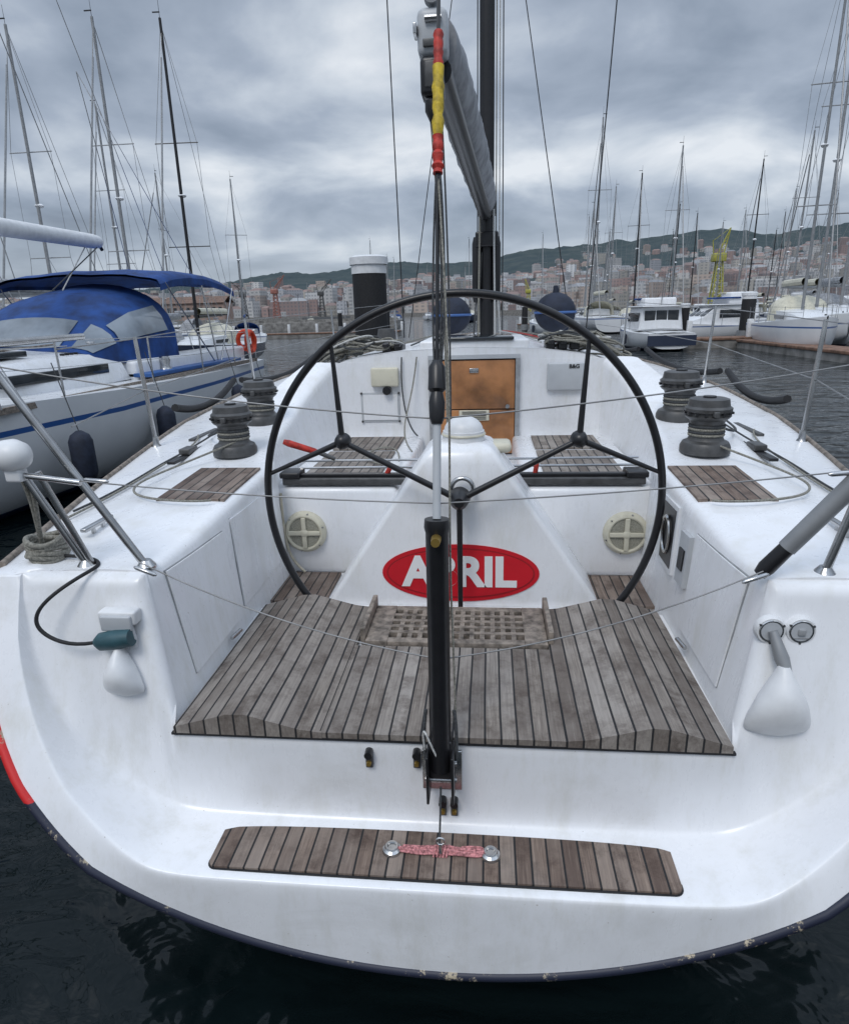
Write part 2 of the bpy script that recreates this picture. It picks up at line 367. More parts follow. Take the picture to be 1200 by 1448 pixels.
# ---------------- teak
def slab(prof,y0,y1,th,m,mbx,zb=None):
    top=[(x,z) for x,z in prof]
    vs=[];n=len(top)
    for y in (y0,y1):
        for x,z in top: vs.append((x,y,z))
    for y in (y0,y1):
        for x,z in top: vs.append((x,y,z-th if zb is None else zb))
    fs=[]
    for i in range(n-1):
        fs.append((i,i+1,n+i+1,n+i)); fs.append((2*n+i,2*n+i+1,i+1,i)); fs.append((n+i,n+i+1,3*n+i+1,3*n+i))
    fs.append((0,n,3*n,2*n)); fs.append((n-1,2*n-1,4*n-1,3*n-1))
    mbx.add(vs,fs,m)
tk=MB()
hump=[(.362,.904),(.43,.912),(.60,.958),(.655,.955),(.828,.906)]
slab([(-.365,.903),(.365,.903)],1.595,2.125,.022,TEAK,tk,.884)
for sg in (-1,1):
    p=[(sg*x,z) for x,z in hump]
    if sg<0: p=p[::-1]
    slab(p,1.593,2.455,.026,TEAK,tk,.884)
tk.obj('cockpit_teak',B,12)
gk=MB(); gk.box(-.838,.838,1.594,1.62,.876,.8835,RUBBER); 
for sg in (-1,1):
    a,b_=sorted((sg*.366,sg*.368)); gk.box(a,b_,1.6,2.45,.90,.9065,RUBBER)
gk.obj('teak_caulking',B)
e=MB()
for sg in (-1,1):
    a,b_=sorted((sg*.60,sg*.855)); slab([(a,.862),(b_,.862)],2.59,2.93,.014,TEAK2,e)
e.obj('sole_teak_panels',B,15)
# swim step teak with rounded corners
def rrect(x0,x1,y0,y1,r,k=5):
    P=[]
    for cx_,cy_,a0 in ((x1-r,y0+r,-90),(x1-r,y1-r,0),(x0+r,y1-r,90),(x0+r,y0+r,180)):
        for i in range(k+1):
            a=math.radians(a0+90*i/k); P.append((cx_+r*math.cos(a),cy_+r*math.sin(a)))
    return P
def plate(mbx,P,z0,z1,m):
    n=len(P); mbx.add([(x,y,z1) for x,y in P]+[(x,y,z0) for x,y in P],[tuple(range(n))]+[(i,(i+1)%n,n+(i+1)%n,n+i) for i in range(n)],m)
lt=MB(); plate(lt,rrect(-.675,.665,1.392,1.574,.022),.57,.586,TEAK2); lt.obj('swim_step_teak',B,15)
lo=MB(); plate(lo,rrect(-.679,.669,1.388,1.578,.025),.57,.5795,RUBBER); lo.obj('swim_step_sealant',B)
pt=MB()
for sg in (-1,1):
    a,b_=sorted((sg*.915,sg*1.2))
    za,zb_=1.414,1.438
    pt.add([(a,2.36,za),(b_,2.36,za),(b_,2.8,zb_),(a,2.8,zb_),(a,2.36,za-.02),(b_,2.36,za-.02),(b_,2.8,zb_-.02),(a,2.8,zb_-.02)],[(0,1,2,3),(0,1,5,4),(1,2,6,5),(2,3,7,6),(3,0,4,7)],TEAK2)
    a,b_=sorted((sg*.42,sg*.82))
    slab([(a,1.312),(b_,1.312)],3.1,3.75,.01,TEAK,pt); slab([(a,1.312),(b_,1.312)],3.82,4.22,.01,TEAK,pt)
pt.obj('bench_and_coaming_teak',B,15)
# grating
gr=MB(); gx0,gx1,gy0,gy1=-.33,.36,2.14,2.45
gr.box(gx0,gx1,gy0,gy1,.883,.888,RUBBER)  # black sheet below the slats, stands in for shade in the holes
nx,ny=13,5
gr.box(gx0,gx0+.085,gy0,gy1,.889,.915,TEAKP,.003); gr.box(gx1-.085,gx1,gy0,gy1,.889,.915,TEAKP,.003)
gr.box(gx0+.085,gx1-.085,gy0,gy0+.035,.889,.914,TEAKP,.003); gr.box(gx0+.085,gx1-.085,gy1-.035,gy1,.889,.914,TEAKP,.003)
for i in range(1,nx): 
    x=gx0+.085+(gx1-gx0-.17)*i/nx; gr.box(x-.009,x+.009,gy0+.035,gy1-.035,.889,.912,TEAKP)
for i in range(1,ny):
    y=gy0+.035+(gy1-gy0-.07)*i/ny; gr.box(gx0+.085,gx1-.085,y-.010,y+.010,.889,.9135,TEAKP)
for x in (gx0-.012,gx1+.012): gr.box(x-.01,x+.01,gy0+.02,gy1+.02,.886,.955,TEAKP,.004)
gr.obj('teak_grating',B)
# ---------------- pedestal
pd=MB(); rows=[]
prof=[(.846,.61,2.60,3.1),(.9,.578,2.60,3.1),(1.1,.445,2.60,3.05),(1.3,.31,2.60,3.0),(1.42,.228,2.60,2.97),(1.49,.18,2.605,2.95),(1.53,.155,2.615,2.94),(1.555,.13,2.635,2.92),(1.568,.10,2.66,2.9),(1.574,.04,2.7,2.85),(1.575,.01,2.75,2.8)]
for z,w,y0,y1 in prof:
    r=min(.03,w*.4,(y1-y0)*.4); row=[]
    for cxx,cyy,a0 in ((w-r,y0+r,-90),(w-r,y1-r,0),(-w+r,y1-r,90),(-w+r,y0+r,180)):
        for k in range(5):
            an=math.radians(a0+k*22.5); row.append((.02+cxx+r*math.cos(an),cyy+r*math.sin(an),z))
    rows.append(row)
pd.grid(rows,WHITE,True)
pd.obj('steering_pedestal',B,40)
lg=MB()
def disc(mbx,c,a,b_,y,m,n=64): 
    mbx.add([(c[0]+a*math.cos(2*math.pi*k/n),y,c[1]+b_*math.sin(2*math.pi*k/n)) for k in range(n)]+[(c[0]+a*math.cos(2*math.pi*k/n),y+.003,c[1]+b_*math.sin(2*math.pi*k/n)) for k in range(n)],[tuple(range(n))]+[(k,(k+1)%n,n+(k+1)%n,n+k) for k in range(n)],m)
lc=(.015,1.005)
disc(lg,lc,.345,.135,2.596,RED); disc(lg,lc,.325,.118,2.5945,RED2); disc(lg,lc,.318,.111,2.593,RED)
lg.obj('name_badge',B)
text('name_lettering','ABRIL',(.012,2.591,1.007),.19,PURE,B,.008,.0008,1.0)
cp=MB(); cp.lathe((.03,2.76,1.57),(.03,2.76,1.61),[(0,.092),(1,.09)],PLAST,32); cp.sph((.03,2.76,1.61),.085,PLAST,24,(1,1,.75),0)
cp.torus((.03,2.76,1.595),.091,.006,BEIGE,'z',32,6)
cp.box(.13,.24,2.78,2.92,1.50,1.545,BEIGE,.02)
cp.obj('compass',B)
# ---------------- wheel
wh=MB(); W=(.02,2.50,1.37)
wh.torus(W,.80,.0155,BLACK,'y',160,12)
def ww(x,z): return (W[0]+x,W[1],W[2]+z)
for sg in (-1,1):
    nd=ww(sg*.47,.245)
    wh.cyl(ww(0,0),nd,.014,.011,BLACK,12)
    wh.cyl(nd,ww(sg*.49,.625),.013,.008,BLACK,10); wh.cyl(nd,ww(sg*.79,.11),.013,.008,BLACK,10)
    wh.lathe((nd[0],nd[1]-.03,nd[2]),(nd[0],nd[1]+.02,nd[2]),[(0,.012),(.3,.03),(1,.034)],BLACK,16)
wh.cyl(ww(0,0),ww(0,-.79),.013,.009,BLACK,12)
wh.lathe((W[0],2.45,1.37),(W[0],2.54,1.37),[(0,.02),(.2,.035),(1,.045)],BLACK,20)
wh.cyl((W[0],2.54,1.37),(W[0],2.61,1.37),.03,.03,STEEL,16)
wh.torus((W[0]+.01,2.56,1.40),.045,.01,STEEL,'y',24,8)
wh.obj('steering_wheel',B,50)
# ---------------- traveller
tv=MB(); tv.box(-.87,.87,2.955,3.03,1.31,1.345,DGREY,.006); tv.box(-.86,.86,2.975,3.01,1.345,1.362,BLACK,.003)
for z,y in ((1.375,3.05),(1.40,3.10)): tv.cyl((-.80,y,z),(.86,y,z+.01),.006,.006,STEEL,8)
tv.box(-.16,-.02,2.94,3.05,1.36,1.41,BLACK,.01)
for sg in (-1,1): tv.box(sg*.83-.05,sg*.83+.05,2.945,3.06,1.345,1.375,BLACK,.008)
tv.lathe((-.86,3.0,1.52),(-.70,3.03,1.46),[(0,.012),(.15,.017),(.9,.015),(1,.01)],REDT,12); tv.cyl((-.70,3.03,1.46),(-.62,3.05,1.42),.012,.01,DGREY,10)
tv.cyl((-.36,3.0,1.35),(-.33,3.0,1.40),.012,.012,REDT,10); tv.cyl((.36,3.0,1.35),(.37,3.0,1.42),.012,.012,REDT,10)
tv.obj('mainsheet_traveller',B)
# ---------------- winches
def winch(x,y,z,s,name):
    w=MB()
    w.lathe((x,y,z-.02),(x,y,z+.23*s),[(0,.11*s),(.12,.11*s),(.2,.1*s),(.24,.08*s),(.3,.073*s),(.5,.07*s),(.6,.078*s),(.64,.092*s),(.68,.1*s),(.70,.09*s),(.74,.09*s),(.76,.1*s),(.82,.102*s),(.86,.09*s),(.98,.085*s),(1,.07*s)],DGREY,32)
    w.cyl((x,y,z+.225*s),(x,y,z+.238*s),.03*s,.028*s,BLACK,12)
    for i in range(4): w.torus((x,y,z+(.065+i*.013)*s),.074*s,.0065,ROPED if i%2 else ROPEG,'z',32,6)
    for k in range(16):
        a=2*math.pi*k/16; w.box(x+.1*s*math.cos(a)-.006,x+.1*s*math.cos(a)+.006,y+.1*s*math.sin(a)-.006,y+.1*s*math.sin(a)+.006,z+.16*s,z+.17*s,BLACK)
    w.box(x-.012,x+.012,y-.12*s,y-.06*s,z+.155*s,z+.18*s,DGREY,.004)
    w.obj(name,B)
winch(-1.12,3.03,1.475,.98,'winch'); winch(-1.18,3.62,1.53,1.0,'winch'); winch(1.13,3.0,1.475,1.0,'winch'); winch(1.17,3.6,1.53,1.05,'winch')
# ---------------- backstay strut & tackle
bs=MB()
bs.box(-.034,.034,1.535,1.59,.80,.93,BLACK,.006)
for sx in (-1,1): bs.box(sx*.036-.004,sx*.036+.004,1.50,1.59,.74,.90,BLACK,.003)
bs.box(-.06,.06,1.588,1.598,.72,.86,STEEL,.003)
bs.cyl((-.046,1.55,.79),(.046,1.55,.79),.009,.009,STEEL,14); bs.cyl((-.046,1.56,.84),(.046,1.56,.84),.008,.008,STEEL,14)
bs.lathe((.0,1.545,.83),(.0,1.60,1.58),[(0,.028),(.05,.031),(.95,.031),(.97,.035),(1,.033)],BLACK,20)
bs.cyl((0,1.57,1.535),(0,1.535,1.535),.014,.012,BRASS,12)
bs.cyl((0,1.60,1.58),(0,1.68,1.84),.011,.011,LGREY,14)
bs.lathe((0,1.672,1.82),(0,1.72,1.98),[(0,.014),(.1,.02),(.35,.022),(.5,.016),(.55,.024),(.9,.022),(1,.012)],BLACK,18)
bs.cyl((0,1.7,1.93),(0,6.9,17.),.0055,.0055,BLACK,8)
bs.obj('backstay_adjuster',B)
def bsp(z): return Vector((0,1.7+(z-1.93)*(5.2/15.07),z))
tp=MB()
def tapeseg(z0,z1,m,r):
    k=10; tp.lathe(bsp(z0),bsp(z1),[(i/k,r*(1+.16*math.sin(i*2.3+z0*9)+random.uniform(-.08,.08))) for i in range(k+1)],m,14)
tapeseg(2.455,2.55,REDT,.0145); tapeseg(2.552,2.73,YEL,.015); tapeseg(2.732,2.82,REDT,.013); tp.obj('tape_wrapped_block',B)
for i,(dx,dz) in enumerate(((.012,0),(-.012,0),(.02,.0))):
    rope('backstay_tackle',[tuple(bsp(2.46)+Vector((dx*.3,0,0))),tuple(bsp(2.3)+Vector((dx,0,0))),tuple(bsp(2.08)+Vector((dx*1.2,0,0))),tuple(bsp(1.96)+Vector((dx*.5,0,0)))],.003,ROPED,B)
rope('backstay_tail',[tuple(bsp(2.46)),(.03,1.72,2.1),(.035,1.66,1.75),(.03,1.6,1.4),(.045,1.57,1.1),(.045,1.56,.9)],.003,ROPEG,B)
rope('control_line',[(.0,1.53,.86),(-.04,1.5,.98),(-.05,1.53,1.02),(-.045,1.54,.9)],.003,ROPEW,B)
rope('control_line',[(.0,1.53,.78),(.0,1.50,.7),(-.005,1.47,.62),(-.0,1.46,.605)],.003,ROPED,B)
for sx in (-1,1):
    rope('control_line',[(sx*.04,1.56,1.02),(sx*.05,1.55,.95),(sx*.045,1.55,.86)],.005,ROPED,B)
ft=MB()
def padeye(x,z):
    ft.box(x-.011,x+.011,1.585,1.603,z-.03,z+.03,DGREY,.003); ft.cyl((x,1.60,z+.022),(x,1.572,z+.022),.012,.012,BLACK,12); ft.cyl((x,1.60,z-.01),(x,1.575,z-.01),.009,.007,BRASS,12)
padeye(-.22,.82); padeye(-.075,.825); padeye(.0,.655); padeye(.035,.655)
ft.obj('transom_fittings',B)
pc=MB(); 
for x in (-.145,.145): pc.lathe((x,1.482,.586),(x,1.482,.600),[(0,.029),(.6,.027),(1,.02)],STEEL,24); pc.torus((x,1.482,.601),.016,.005,STEEL,'z',20,6)
pc.obj('cleat',B)
for i in range(10):
    y0=1.472+.0022*i+random.uniform(-.001,.001); z=.592+.0035*(i%3)
    x0=-.135+random.uniform(0,.03); x1=.135-random.uniform(0,.03)
    rope('pink_rope',[(lerp(x0,x1,k/9),y0+.002*math.sin(k*1.3+i)+(1.482-y0)*(.6 if k in (0,9) else 0),z+.002*math.sin(k*2.1+i)+(.004 if 3<k<6 else 0)) for k in range(10)],.0036,PINK,B)
for k in range(5):
    xx=-.02+.009*k; rope('pink_rope',[(xx,1.466,.588),(xx+.002,1.466,.602),(xx+.006,1.482,.609),(xx+.008,1.499,.602),(xx+.008,1.499,.588)],.0036,PINK,B)
rope('pink_rope',[(.12,1.49,.594),(.135,1.503,.593),(.10,1.508,.592),(.06,1.498,.594)],.0034,PINK,B)
st_=MB(); st_.cyl((0,1.47,.60),(0,1.47,.63),.006,.006,STEEL,8); st_.torus((0,1.47,.64),.012,.003,STEEL,'y',20,6); st_.obj('pad_eye',B)
# ---------------- pushpit and lifelines
pp=MB()
pp.cyl((-.95,1.80,1.35),(-1.30,1.72,2.05),.0125,.0125,STEEL,12)
pp.cyl((-1.30,1.72,2.05),(-1.48,2.5,2.05),.0125,.0125,STEEL,12)
pp.cyl((-1.15,1.80,1.35),(-1.27,1.74,1.70),.012,.012,STEEL,12); pp.cyl((-1.13,1.80,1.35),(-1.20,1.73,1.68),.010,.010,STEEL,12)
pp.cyl((-1.24,1.70,1.68),(-1.05,1.70,1.655),.009,.009,STEEL,12)
for x,y in ((-.95,1.8),(-1.15,1.8),(1.10,1.8)): pp.lathe((x,y,1.348),(x,y,1.375),[(0,.03),(.3,.03),(1,.016)],STEEL,16)
pp.cyl((1.42,2.0,1.36),(1.45,2.05,2.05),.0125,.0125,STEEL,12); pp.cyl((1.10,1.8,1.35),(1.18,1.78,1.75),.0125,.0125,STEEL,12)
pp.cyl((1.45,2.05,2.05),(1.5,2.6,2.05),.0125,.0125,STEEL,12)
pp.obj('pushpit',B)
ob=MB(); ob.lathe((-1.30,1.70,1.735),(-1.19,1.70,1.74),[(0,.02),(.1,.038),(.3,.046),(.6,.048),(.85,.036),(1,.012)],PLAST,20); ob.box(-1.27,-1.22,1.68,1.72,1.66,1.70,PLAST,.008); ob.obj('stern_light',B)
hk=MB(); a=Vector((.905,1.76,1.365));b_=Vector((1.25,1.66,1.90)); hk.lathe(a,b_,[(0,.018),(.04,.024),(.18,.022)],BLACK,16); hk.cyl(a.lerp(b_,.16),b_,.025,.027,ALU,18); hk.obj('telescopic_pole',B)
def sagline(name,a,b_,sag,r,m,parent=B,n=12):
    a=Vector(a);b_=Vector(b_); return rope(name,[tuple(a.lerp(b_,i/n)-Vector((0,0,sag*4*(i/n)*(1-i/n)))) for i in range(n+1)],r,m,parent)
sagline('guard_wire',(-.94,1.75,1.385),(.0,1.60,1.16),.04,.0022,WIRE); sagline('guard_wire',(.0,1.60,1.16),(.91,1.74,1.385),.04,.0022,WIRE)
sagline('guard_wire',(-1.05,1.70,1.66),(.0,1.66,1.605),.01,.0022,WIRE); sagline('guard_wire',(.0,1.66,1.605),(1.18,1.75,1.68),.01,.0022,WIRE)
sagline('guard_wire',(-1.30,1.72,2.0),(.0,1.70,1.83),.02,.0022,WIRE); sagline('guard_wire',(.0,1.70,1.83),(1.45,1.9,1.99),.02,.0022,WIRE)
for (x0,z0,x1,z1) in ((-1.05,1.66,-.97,1.655),(1.10,1.675,1.02,1.67),(.91,1.385,.84,1.36),(-.94,1.385,-.87,1.36)):
    tb=MB(); tb.lathe((x0,1.715,z0),(x1,1.71,z1),[(0,.003),(.1,.007),(.9,.007),(1,.003)],STEEL,10); tb.obj('turnbuckle',B)
sn=MB(); 
for sg in (-1,1):
    for y in (3.5,5.7,7.9,9.8):
        x=sg*(E(y,5)-.06); z=E(y,6)
        sn.cyl((x,y,z),(x+sg*.03,y,z+.62),.0125,.011,STEEL,10); sn.lathe((x,y,z),(x,y,z+.06),[(0,.03),(.3,.018),(1,.015)],STEEL,12)
sn.obj('stanchions',B)
for sg in (-1,1):
    for h in (.32,.61):
        pts=[(sg*1.46,2.3,1.36+h+.04)]+[(sg*(E(y,5)-.03),y,E(y,6)+h) for y in (3.5,5.7,7.9,9.8,11.8)]
        rope('lifeline',pts,.003,WIRE,B,False)
    for y0,y1 in ((4.2,5.5),(5.65,7.5),(7.7,9.6)):
        a=Vector((sg*(E(y0,5)+.04),y0,E(y0,6)+.10)); c_=Vector((sg*(E(y1,5)+.04),y1,E(y1,6)+.12))
        sagline('rubber_fender_tube',a,c_,.09,.026,RUBBER)
dt=MB()
for sg in (-1,1):
    dt.box(sg*1.40-.02,sg*1.40+.02,2.9,3.3,1.43,1.445,BLACK,.003); dt.box(sg*1.40-.03,sg*1.40+.03,3.05,3.15,1.445,1.475,DGREY,.006)
    dt.box(sg*1.62-.018,sg*1.62+.018,3.6,6.0,1.40,1.425,DGREY,.003); dt.box(sg*1.62-.03,sg*1.62+.03,4.2,4.35,1.425,1.48,BLACK,.01)
    dt.box(sg*1.3-.012,sg*1.3+.012,2.02,2.2,1.385,1.40,STEEL,.005); 
    for q in (2.08,2.14): dt.cyl((sg*1.3,q,1.35),(sg*1.3,q,1.39),.008,.008,STEEL,8)
dt.obj('genoa_tracks_and_cleats',B)
for sg in (-1,1):
    rope('sheet_rope',[(sg*1.05,3.0,1.54),(sg*1.25,2.85,1.47),(sg*1.38,2.7,1.43),(sg*1.42,2.55,1.41),(sg*1.25,2.31,1.425),(sg*1.0,2.28,1.425),(sg*.95,2.32,1.42)],.005,ROPEG,B)
    rope('sheet_rope',[(sg*1.21,3.05,1.56),(sg*1.5,3.3,1.44),(sg*1.6,4.2,1.45),(sg*1.6,5.6,1.5)],.006,ROPED,B)
    rope('sheet_rope',[(sg*1.26,3.6,1.6),(sg*1.42,3.9,1.48),(sg*1.2,4.8,1.72),(sg*1.0,5.4,1.84)],.006,ROPEG,B)
    rope('sheet_rope',[(sg*1.25,3.66,1.6),(sg*1.45,3.4,1.44),(sg*1.55,3.0,1.40),(sg*1.48,2.6,1.39),(sg*1.52,2.3,1.38)],.005,ROPED,B)
    rope('sheet_rope',[(sg*1.5,2.2,1.375),(sg*1.47,2.6,1.39),(sg*1.50,2.85,1.40),(sg*1.52,3.5,1.42),(sg*1.62,3.7,1.43)],.005,ROPEG,B)
    for j in range(30):
        cxx=sg*.80+random.uniform(-.17,.17); cyy=4.50+random.uniform(-.08,.08); R=random.uniform(.07,.17); z=1.875+random.uniform(0,.075)-max(0,abs(cxx)-.85)*.5
        rope('rope_coil',[(cxx+R*1.5*math.cos(t),cyy+R*.6*math.sin(t),z+.025*math.sin(2*t+j)-max(0,abs(cxx+R*1.5*math.cos(t))-.86)*.55) for t in [2*math.pi*k/10 for k in range(10)]],.007,random.choice([ROPEG,ROPEG,ROPED,ROPEG,ROPEW]),B,True,True)
for i,x in enumerate((-.5,-.4,.5,.6,.7)):
    rope('halyard',[(x,4.6,1.89),(x*.8,5.6,1.92),(x*.4+.05,6.9,1.91)],.006,[ROPEG,ROPED,ROPEW,REDT,ROPEG][i],B)
rope('jib_sheet',[(-.33,4.28,1.83),(-.36,4.26,1.6),(-.42,4.1,1.42),(-.38,3.9,1.33),(-.3,3.6,1.34)],.005,ROPEG,B)
rope('jib_sheet',[(-.43,4.28,1.83),(-.45,4.26,1.55),(-.40,4.25,1.36),(-.33,4.2,1.32)],.005,ROPED,B)
rope('mainsheet_tail',[(-.1,3.0,1.37),(-.25,3.2,1.34),(-.45,3.3,1.325),(-.6,3.55,1.325),(-.5,3.9,1.325),(-.38,3.7,1.33),(-.35,3.4,1.33)],.005,ROPEG,B)
lk=MB()
def wallx(y,z,sg): 
    xi=st(y,1); zi=st(y,2); xf=lerp(.83,.86,min(1,(y-1.6))); 
    return sg*lerp(xf,xi,(z-.8)/(zi-.8))
def panel(y0,y1,z0,z1,sg,m,th=.006):
    n=6; vs=[]
    for k in range(n+1):
        y=lerp(y0,y1,k/n)
        for z in (z0,z1): vs.append((wallx(y,z,sg)-sg*th,y,z))
    for k in range(n+1):
        y=lerp(y0,y1,k/n)
        for z in (z0,z1): vs.append((wallx(y,z,sg)+sg*.02,y,z))
    o=2*(n+1); fs=[]
    for k in range(n): fs+= [(2*k,2*k+1,2*k+3,2*k+2),(2*k,2*k+2,o+2*k+2,o+2*k),(2*k+1,2*k+3,o+2*k+3,o+2*k+1)]
    fs+= [(0,1,o+1,o),(2*n,2*n+1,o+2*n+1,o+2*n)]
    lk.add(vs,fs,m)
for sg in (-1,1):
    panel(1.83,2.23,.945,1.325,sg,SEAM,.003); panel(1.834,2.226,.949,1.321,sg,WHITE,.008)
panel(2.3,2.8,.97,1.35,-1,SEAM,.003); panel(2.304,2.796,.974,1.346,-1,WHITE,.008)
panel(2.42,2.62,1.08,1.36,1,WHITE2,.012); panel(2.44,2.60,1.10,1.34,1,BLACK,.014); panel(2.25,2.34,1.10,1.30,1,LGREY,.02); panel(2.27,2.32,1.16,1.24,1,BLACK,.026)
for sg in (-1,1): lk.cyl((wallx(2.1,.93,sg)-sg*.02,2.1,.935),(wallx(2.15,.93,sg)-sg*.03,2.17,.935),.008,.008,STEEL,8)
lk.torus((wallx(2.5,1.22,1)-.02,2.52,1.22),.05,.006,STEEL,'x',24,6,1.5)
lk.obj('cockpit_lockers',B,30)
# pod fittings
pf=MB()
pf.box(-1.05,-.93,1.655,1.70,1.215,1.26,PLAST,.008); pf.box(-1.04,-.94,1.645,1.66,1.20,1.25,LGREY,.006)
pf.lathe((-1.06,1.64,1.165),(-.94,1.64,1.185),[(0,.014),(.15,.028),(.6,.031),(1,.026)],mat('teal_plug',(.03,.09,.11),.5,0,.2,20),16)
def paddle(x,y,z,w,h):
    rows=[]
    for i in range(17):
        t=i/16
        w_=w*interp([(0,.16),(.1,.26),(.25,.46),(.45,.72),(.7,.93),(.85,1),(.93,.95),(.97,.8),(1,.45)],t,1); d=.05*math.sin(math.pi*min(1,t*.8+.1))
        rows.append([(x+w_/2*math.cos(2*math.pi*k/20),y-d*.5+d*math.sin(2*math.pi*k/20),z-h*t) for k in range(20)])
    pf.grid(rows,PLAST,True); pf.add(rows[-1],[tuple(range(20))],PLAST); pf.add(rows[0],[tuple(range(20))],PLAST)
paddle(-.985,1.645,1.155,.125,.165); paddle(.945,1.635,1.15,.18,.215)
for x in (.925,1.005):
    pf.lathe((x,1.705,1.225),(x,1.684,1.225),[(0,.042),(.6,.042),(1,.038)],PLAST,28); pf.torus((x,1.684,1.225),.031,.003,STEEL,'y',28,6)
    pf.cyl((x,1.6835,1.225),(x,1.682,1.225),.028,.028,LGREY,24)
    for k in range(3): pf.cyl((x+.036*math.cos(k*2.1+.5),1.688,1.225+.036*math.sin(k*2.1+.5)),(x+.036*math.cos(k*2.1+.5),1.682,1.225+.036*math.sin(k*2.1+.5)),.0035,.0035,DGREY,8)
pf.box(.995,1.015,1.676,1.684,1.215,1.235,SEAM,.003); pf.box(.985,1.025,1.68,1.684,1.205,1.208,SEAM)
pf.lathe((.925,1.675,1.23),(.955,1.62,1.12),[(0,.012),(.3,.016),(.6,.020),(1,.014)],ALU,14)
pf.lathe((-.955,1.66,1.21),(-.95,1.655,1.14),[(0,.012),(.5,.016),(1,.012)],LGREY,14)
pf.obj('stern_fittings',B)
rope('shore_power_cable',[(-1.06,1.64,1.165),(-1.12,1.62,1.16),(-1.21,1.62,1.19),(-1.235,1.62,1.25),(-1.19,1.64,1.31),(-1.11,1.70,1.36),(-1.09,1.78,1.362),(-1.14,1.84,1.362),(-1.25,1.86,1.365),(-1.35,1.84,1.37)],.006,RUBBER,B)
for j in range(7): rope('mooring_rope',[(-1.32+.06*math.cos(t+j),1.86+.07*math.sin(t+j)+random.uniform(-.01,.01),1.365+.010*j+.012*math.sin(t*2+j)) for t in [2*math.pi*k/8 for k in range(8)]],.009,ROPEG,B,True,True)
for dx in (0,.02): rope('mooring_rope',[(-1.28+dx,1.74,1.70),(-1.25+dx,1.76,1.6),(-1.3,1.8,1.5),(-1.32,1.84,1.39)],.007,ROPEG,B)
# ---------------- mast, boom, rigging
ms=MB(); mx,my=.125,7.3
ms.lathe((mx,my,1.8),(mx,my+.1,17),[(0,.075),(.6,.072),(1,.05)],BLACK,20,True,1.0)
for a in (-.11,.10): ms.lathe((mx+a,my-.05,2.2),(mx+a,my-.05,2.85),[(0,.03),(.1,.045),(.9,.045),(1,.03)],BLACK,12)
ms.box(mx-.12,mx+.12,my-.12,my+.1,2.75,2.9,BLACK,.02); ms.box(mx-.1,mx+.1,my-.14,my,3.05,3.2,DGREY,.02)
ms.cyl((mx-.09,my-.12,1.85),(mx-.07,my-.2,3.1),.01,.01,ROPEG,6); ms.cyl((mx+.09,my-.12,1.85),(mx+.07,my-.15,3.1),.01,.01,ROPEW,6)
for x,m_ in ((-.10,ROPED),(-.06,ROPEG),(.1,ROPEG),(.135,ROPEW),(.17,ROPED)): ms.cyl((mx+x,my-.02,1.9),(mx+x*.6,my+.05,16),.006,.006,m_,6)
for z in (6.6,11.5):
    for sg in (-1,1): ms.cyl((mx,my,z),(mx+sg*.95,my-.35,z+.1),.03,.02,BLACK,8)
ms.cyl((-.75,7.0,1.86),(mx-.95,6.95,6.7),.006,.006,BLACK,6); ms.cyl((mx-.95,6.95,6.7),(mx-.6,7.1,11.6),.006,.006,BLACK,6)
ms.cyl((1.15,7.0,1.86),(mx+1.25,6.95,6.7),.006,.006,BLACK,6)
ms.cyl((1.0,7.0,1.86),(mx+.05,7.3,6.7),.005,.005,BLACK,6); ms.cyl((-.7,7.0,1.86),(mx-.05,7.3,6.7),.005,.005,BLACK,6)
ms.cyl((0,12.2,1.75),(mx,my+.1,16.5),.02,.02,ROPEG,6)
for k in range(6):
    a=random.uniform(0,6.28); ms.cyl((mx+.15*math.cos(a),my-.1+.1*math.sin(a),1.85),(mx+.08*math.cos(a),my-.05,2.7),.008,.008,random.choice([ROPEG,ROPED,ROPEW]),6)
ms.obj('mast',B)
bo=MB(); E0=Vector((-.08,3.28,3.17)); E1=Vector((mx-.02,7.15,3.12))
rows=[]
for i in range(41):
    t=i/40; c=E0.lerp(E1,t); hh=interp([(0,.12),(.1,.16),(.4,.18),(.8,.2),(1,.2)],t,1)*(1+.05*math.sin(i*1.3)); w=interp([(0,.075),(.1,.095),(.5,.115),(1,.11)],t,1)*(1+.05*math.sin(i*1.9))
    rows.append([(c.x+w*math.cos(a)*(1+.04*math.sin(5*a+i)),c.y,c.z+hh*.45+hh*math.sin(a)*(1 if math.sin(a)>0 else .8)) for a in [2*math.pi*k/24 for k in range(24)]])
bo.grid(rows,SAILC,True); bo.add(rows[0],[tuple(range(24))],SAILC); bo.obj('stowed_mainsail',B,60)
b2=MB(); 
b2.lathe(E0+Vector((0,-.05,-.06)),E1+Vector((0,0,-.06)),[(0,.055),(1,.065)],BLACK,16)
b2.box(-.165,-.035,3.13,3.26,3.14,3.32,LGREY,.03); b2.box(-.155,-.055,3.12,3.26,2.99,3.14,BLACK,.02)
b2.box(-.135,-.075,3.115,3.13,3.02,3.12,DGREY,.006); b2.box(-.14,-.06,3.12,3.13,3.17,3.2,DGREY,.004)
b2.lathe((-.10,3.125,3.36),(-.10,3.18,3.36),[(0,.035),(1,.035)],ALU,20); b2.cyl((-.13,3.12,3.27),(-.06,3.12,3.27),.012,.012,STEEL,8)
b2.box(-.18,-.165,3.12,3.2,3.22,3.26,STEEL,.003)
b2.lathe((-.11,3.16,2.98),(-.10,3.16,2.90),[(0,.03),(.5,.035),(1,.02)],BLACK,14)
b2.obj('boom',B)
for x in (-.10,-.07,-.12): rope('mainsheet',[(x,3.18,2.95),(x*.5,3.12,2.2),(x*.3-.02,3.0,1.42)],.0045,ROPEG if x!=-.07 else ROPED,B)
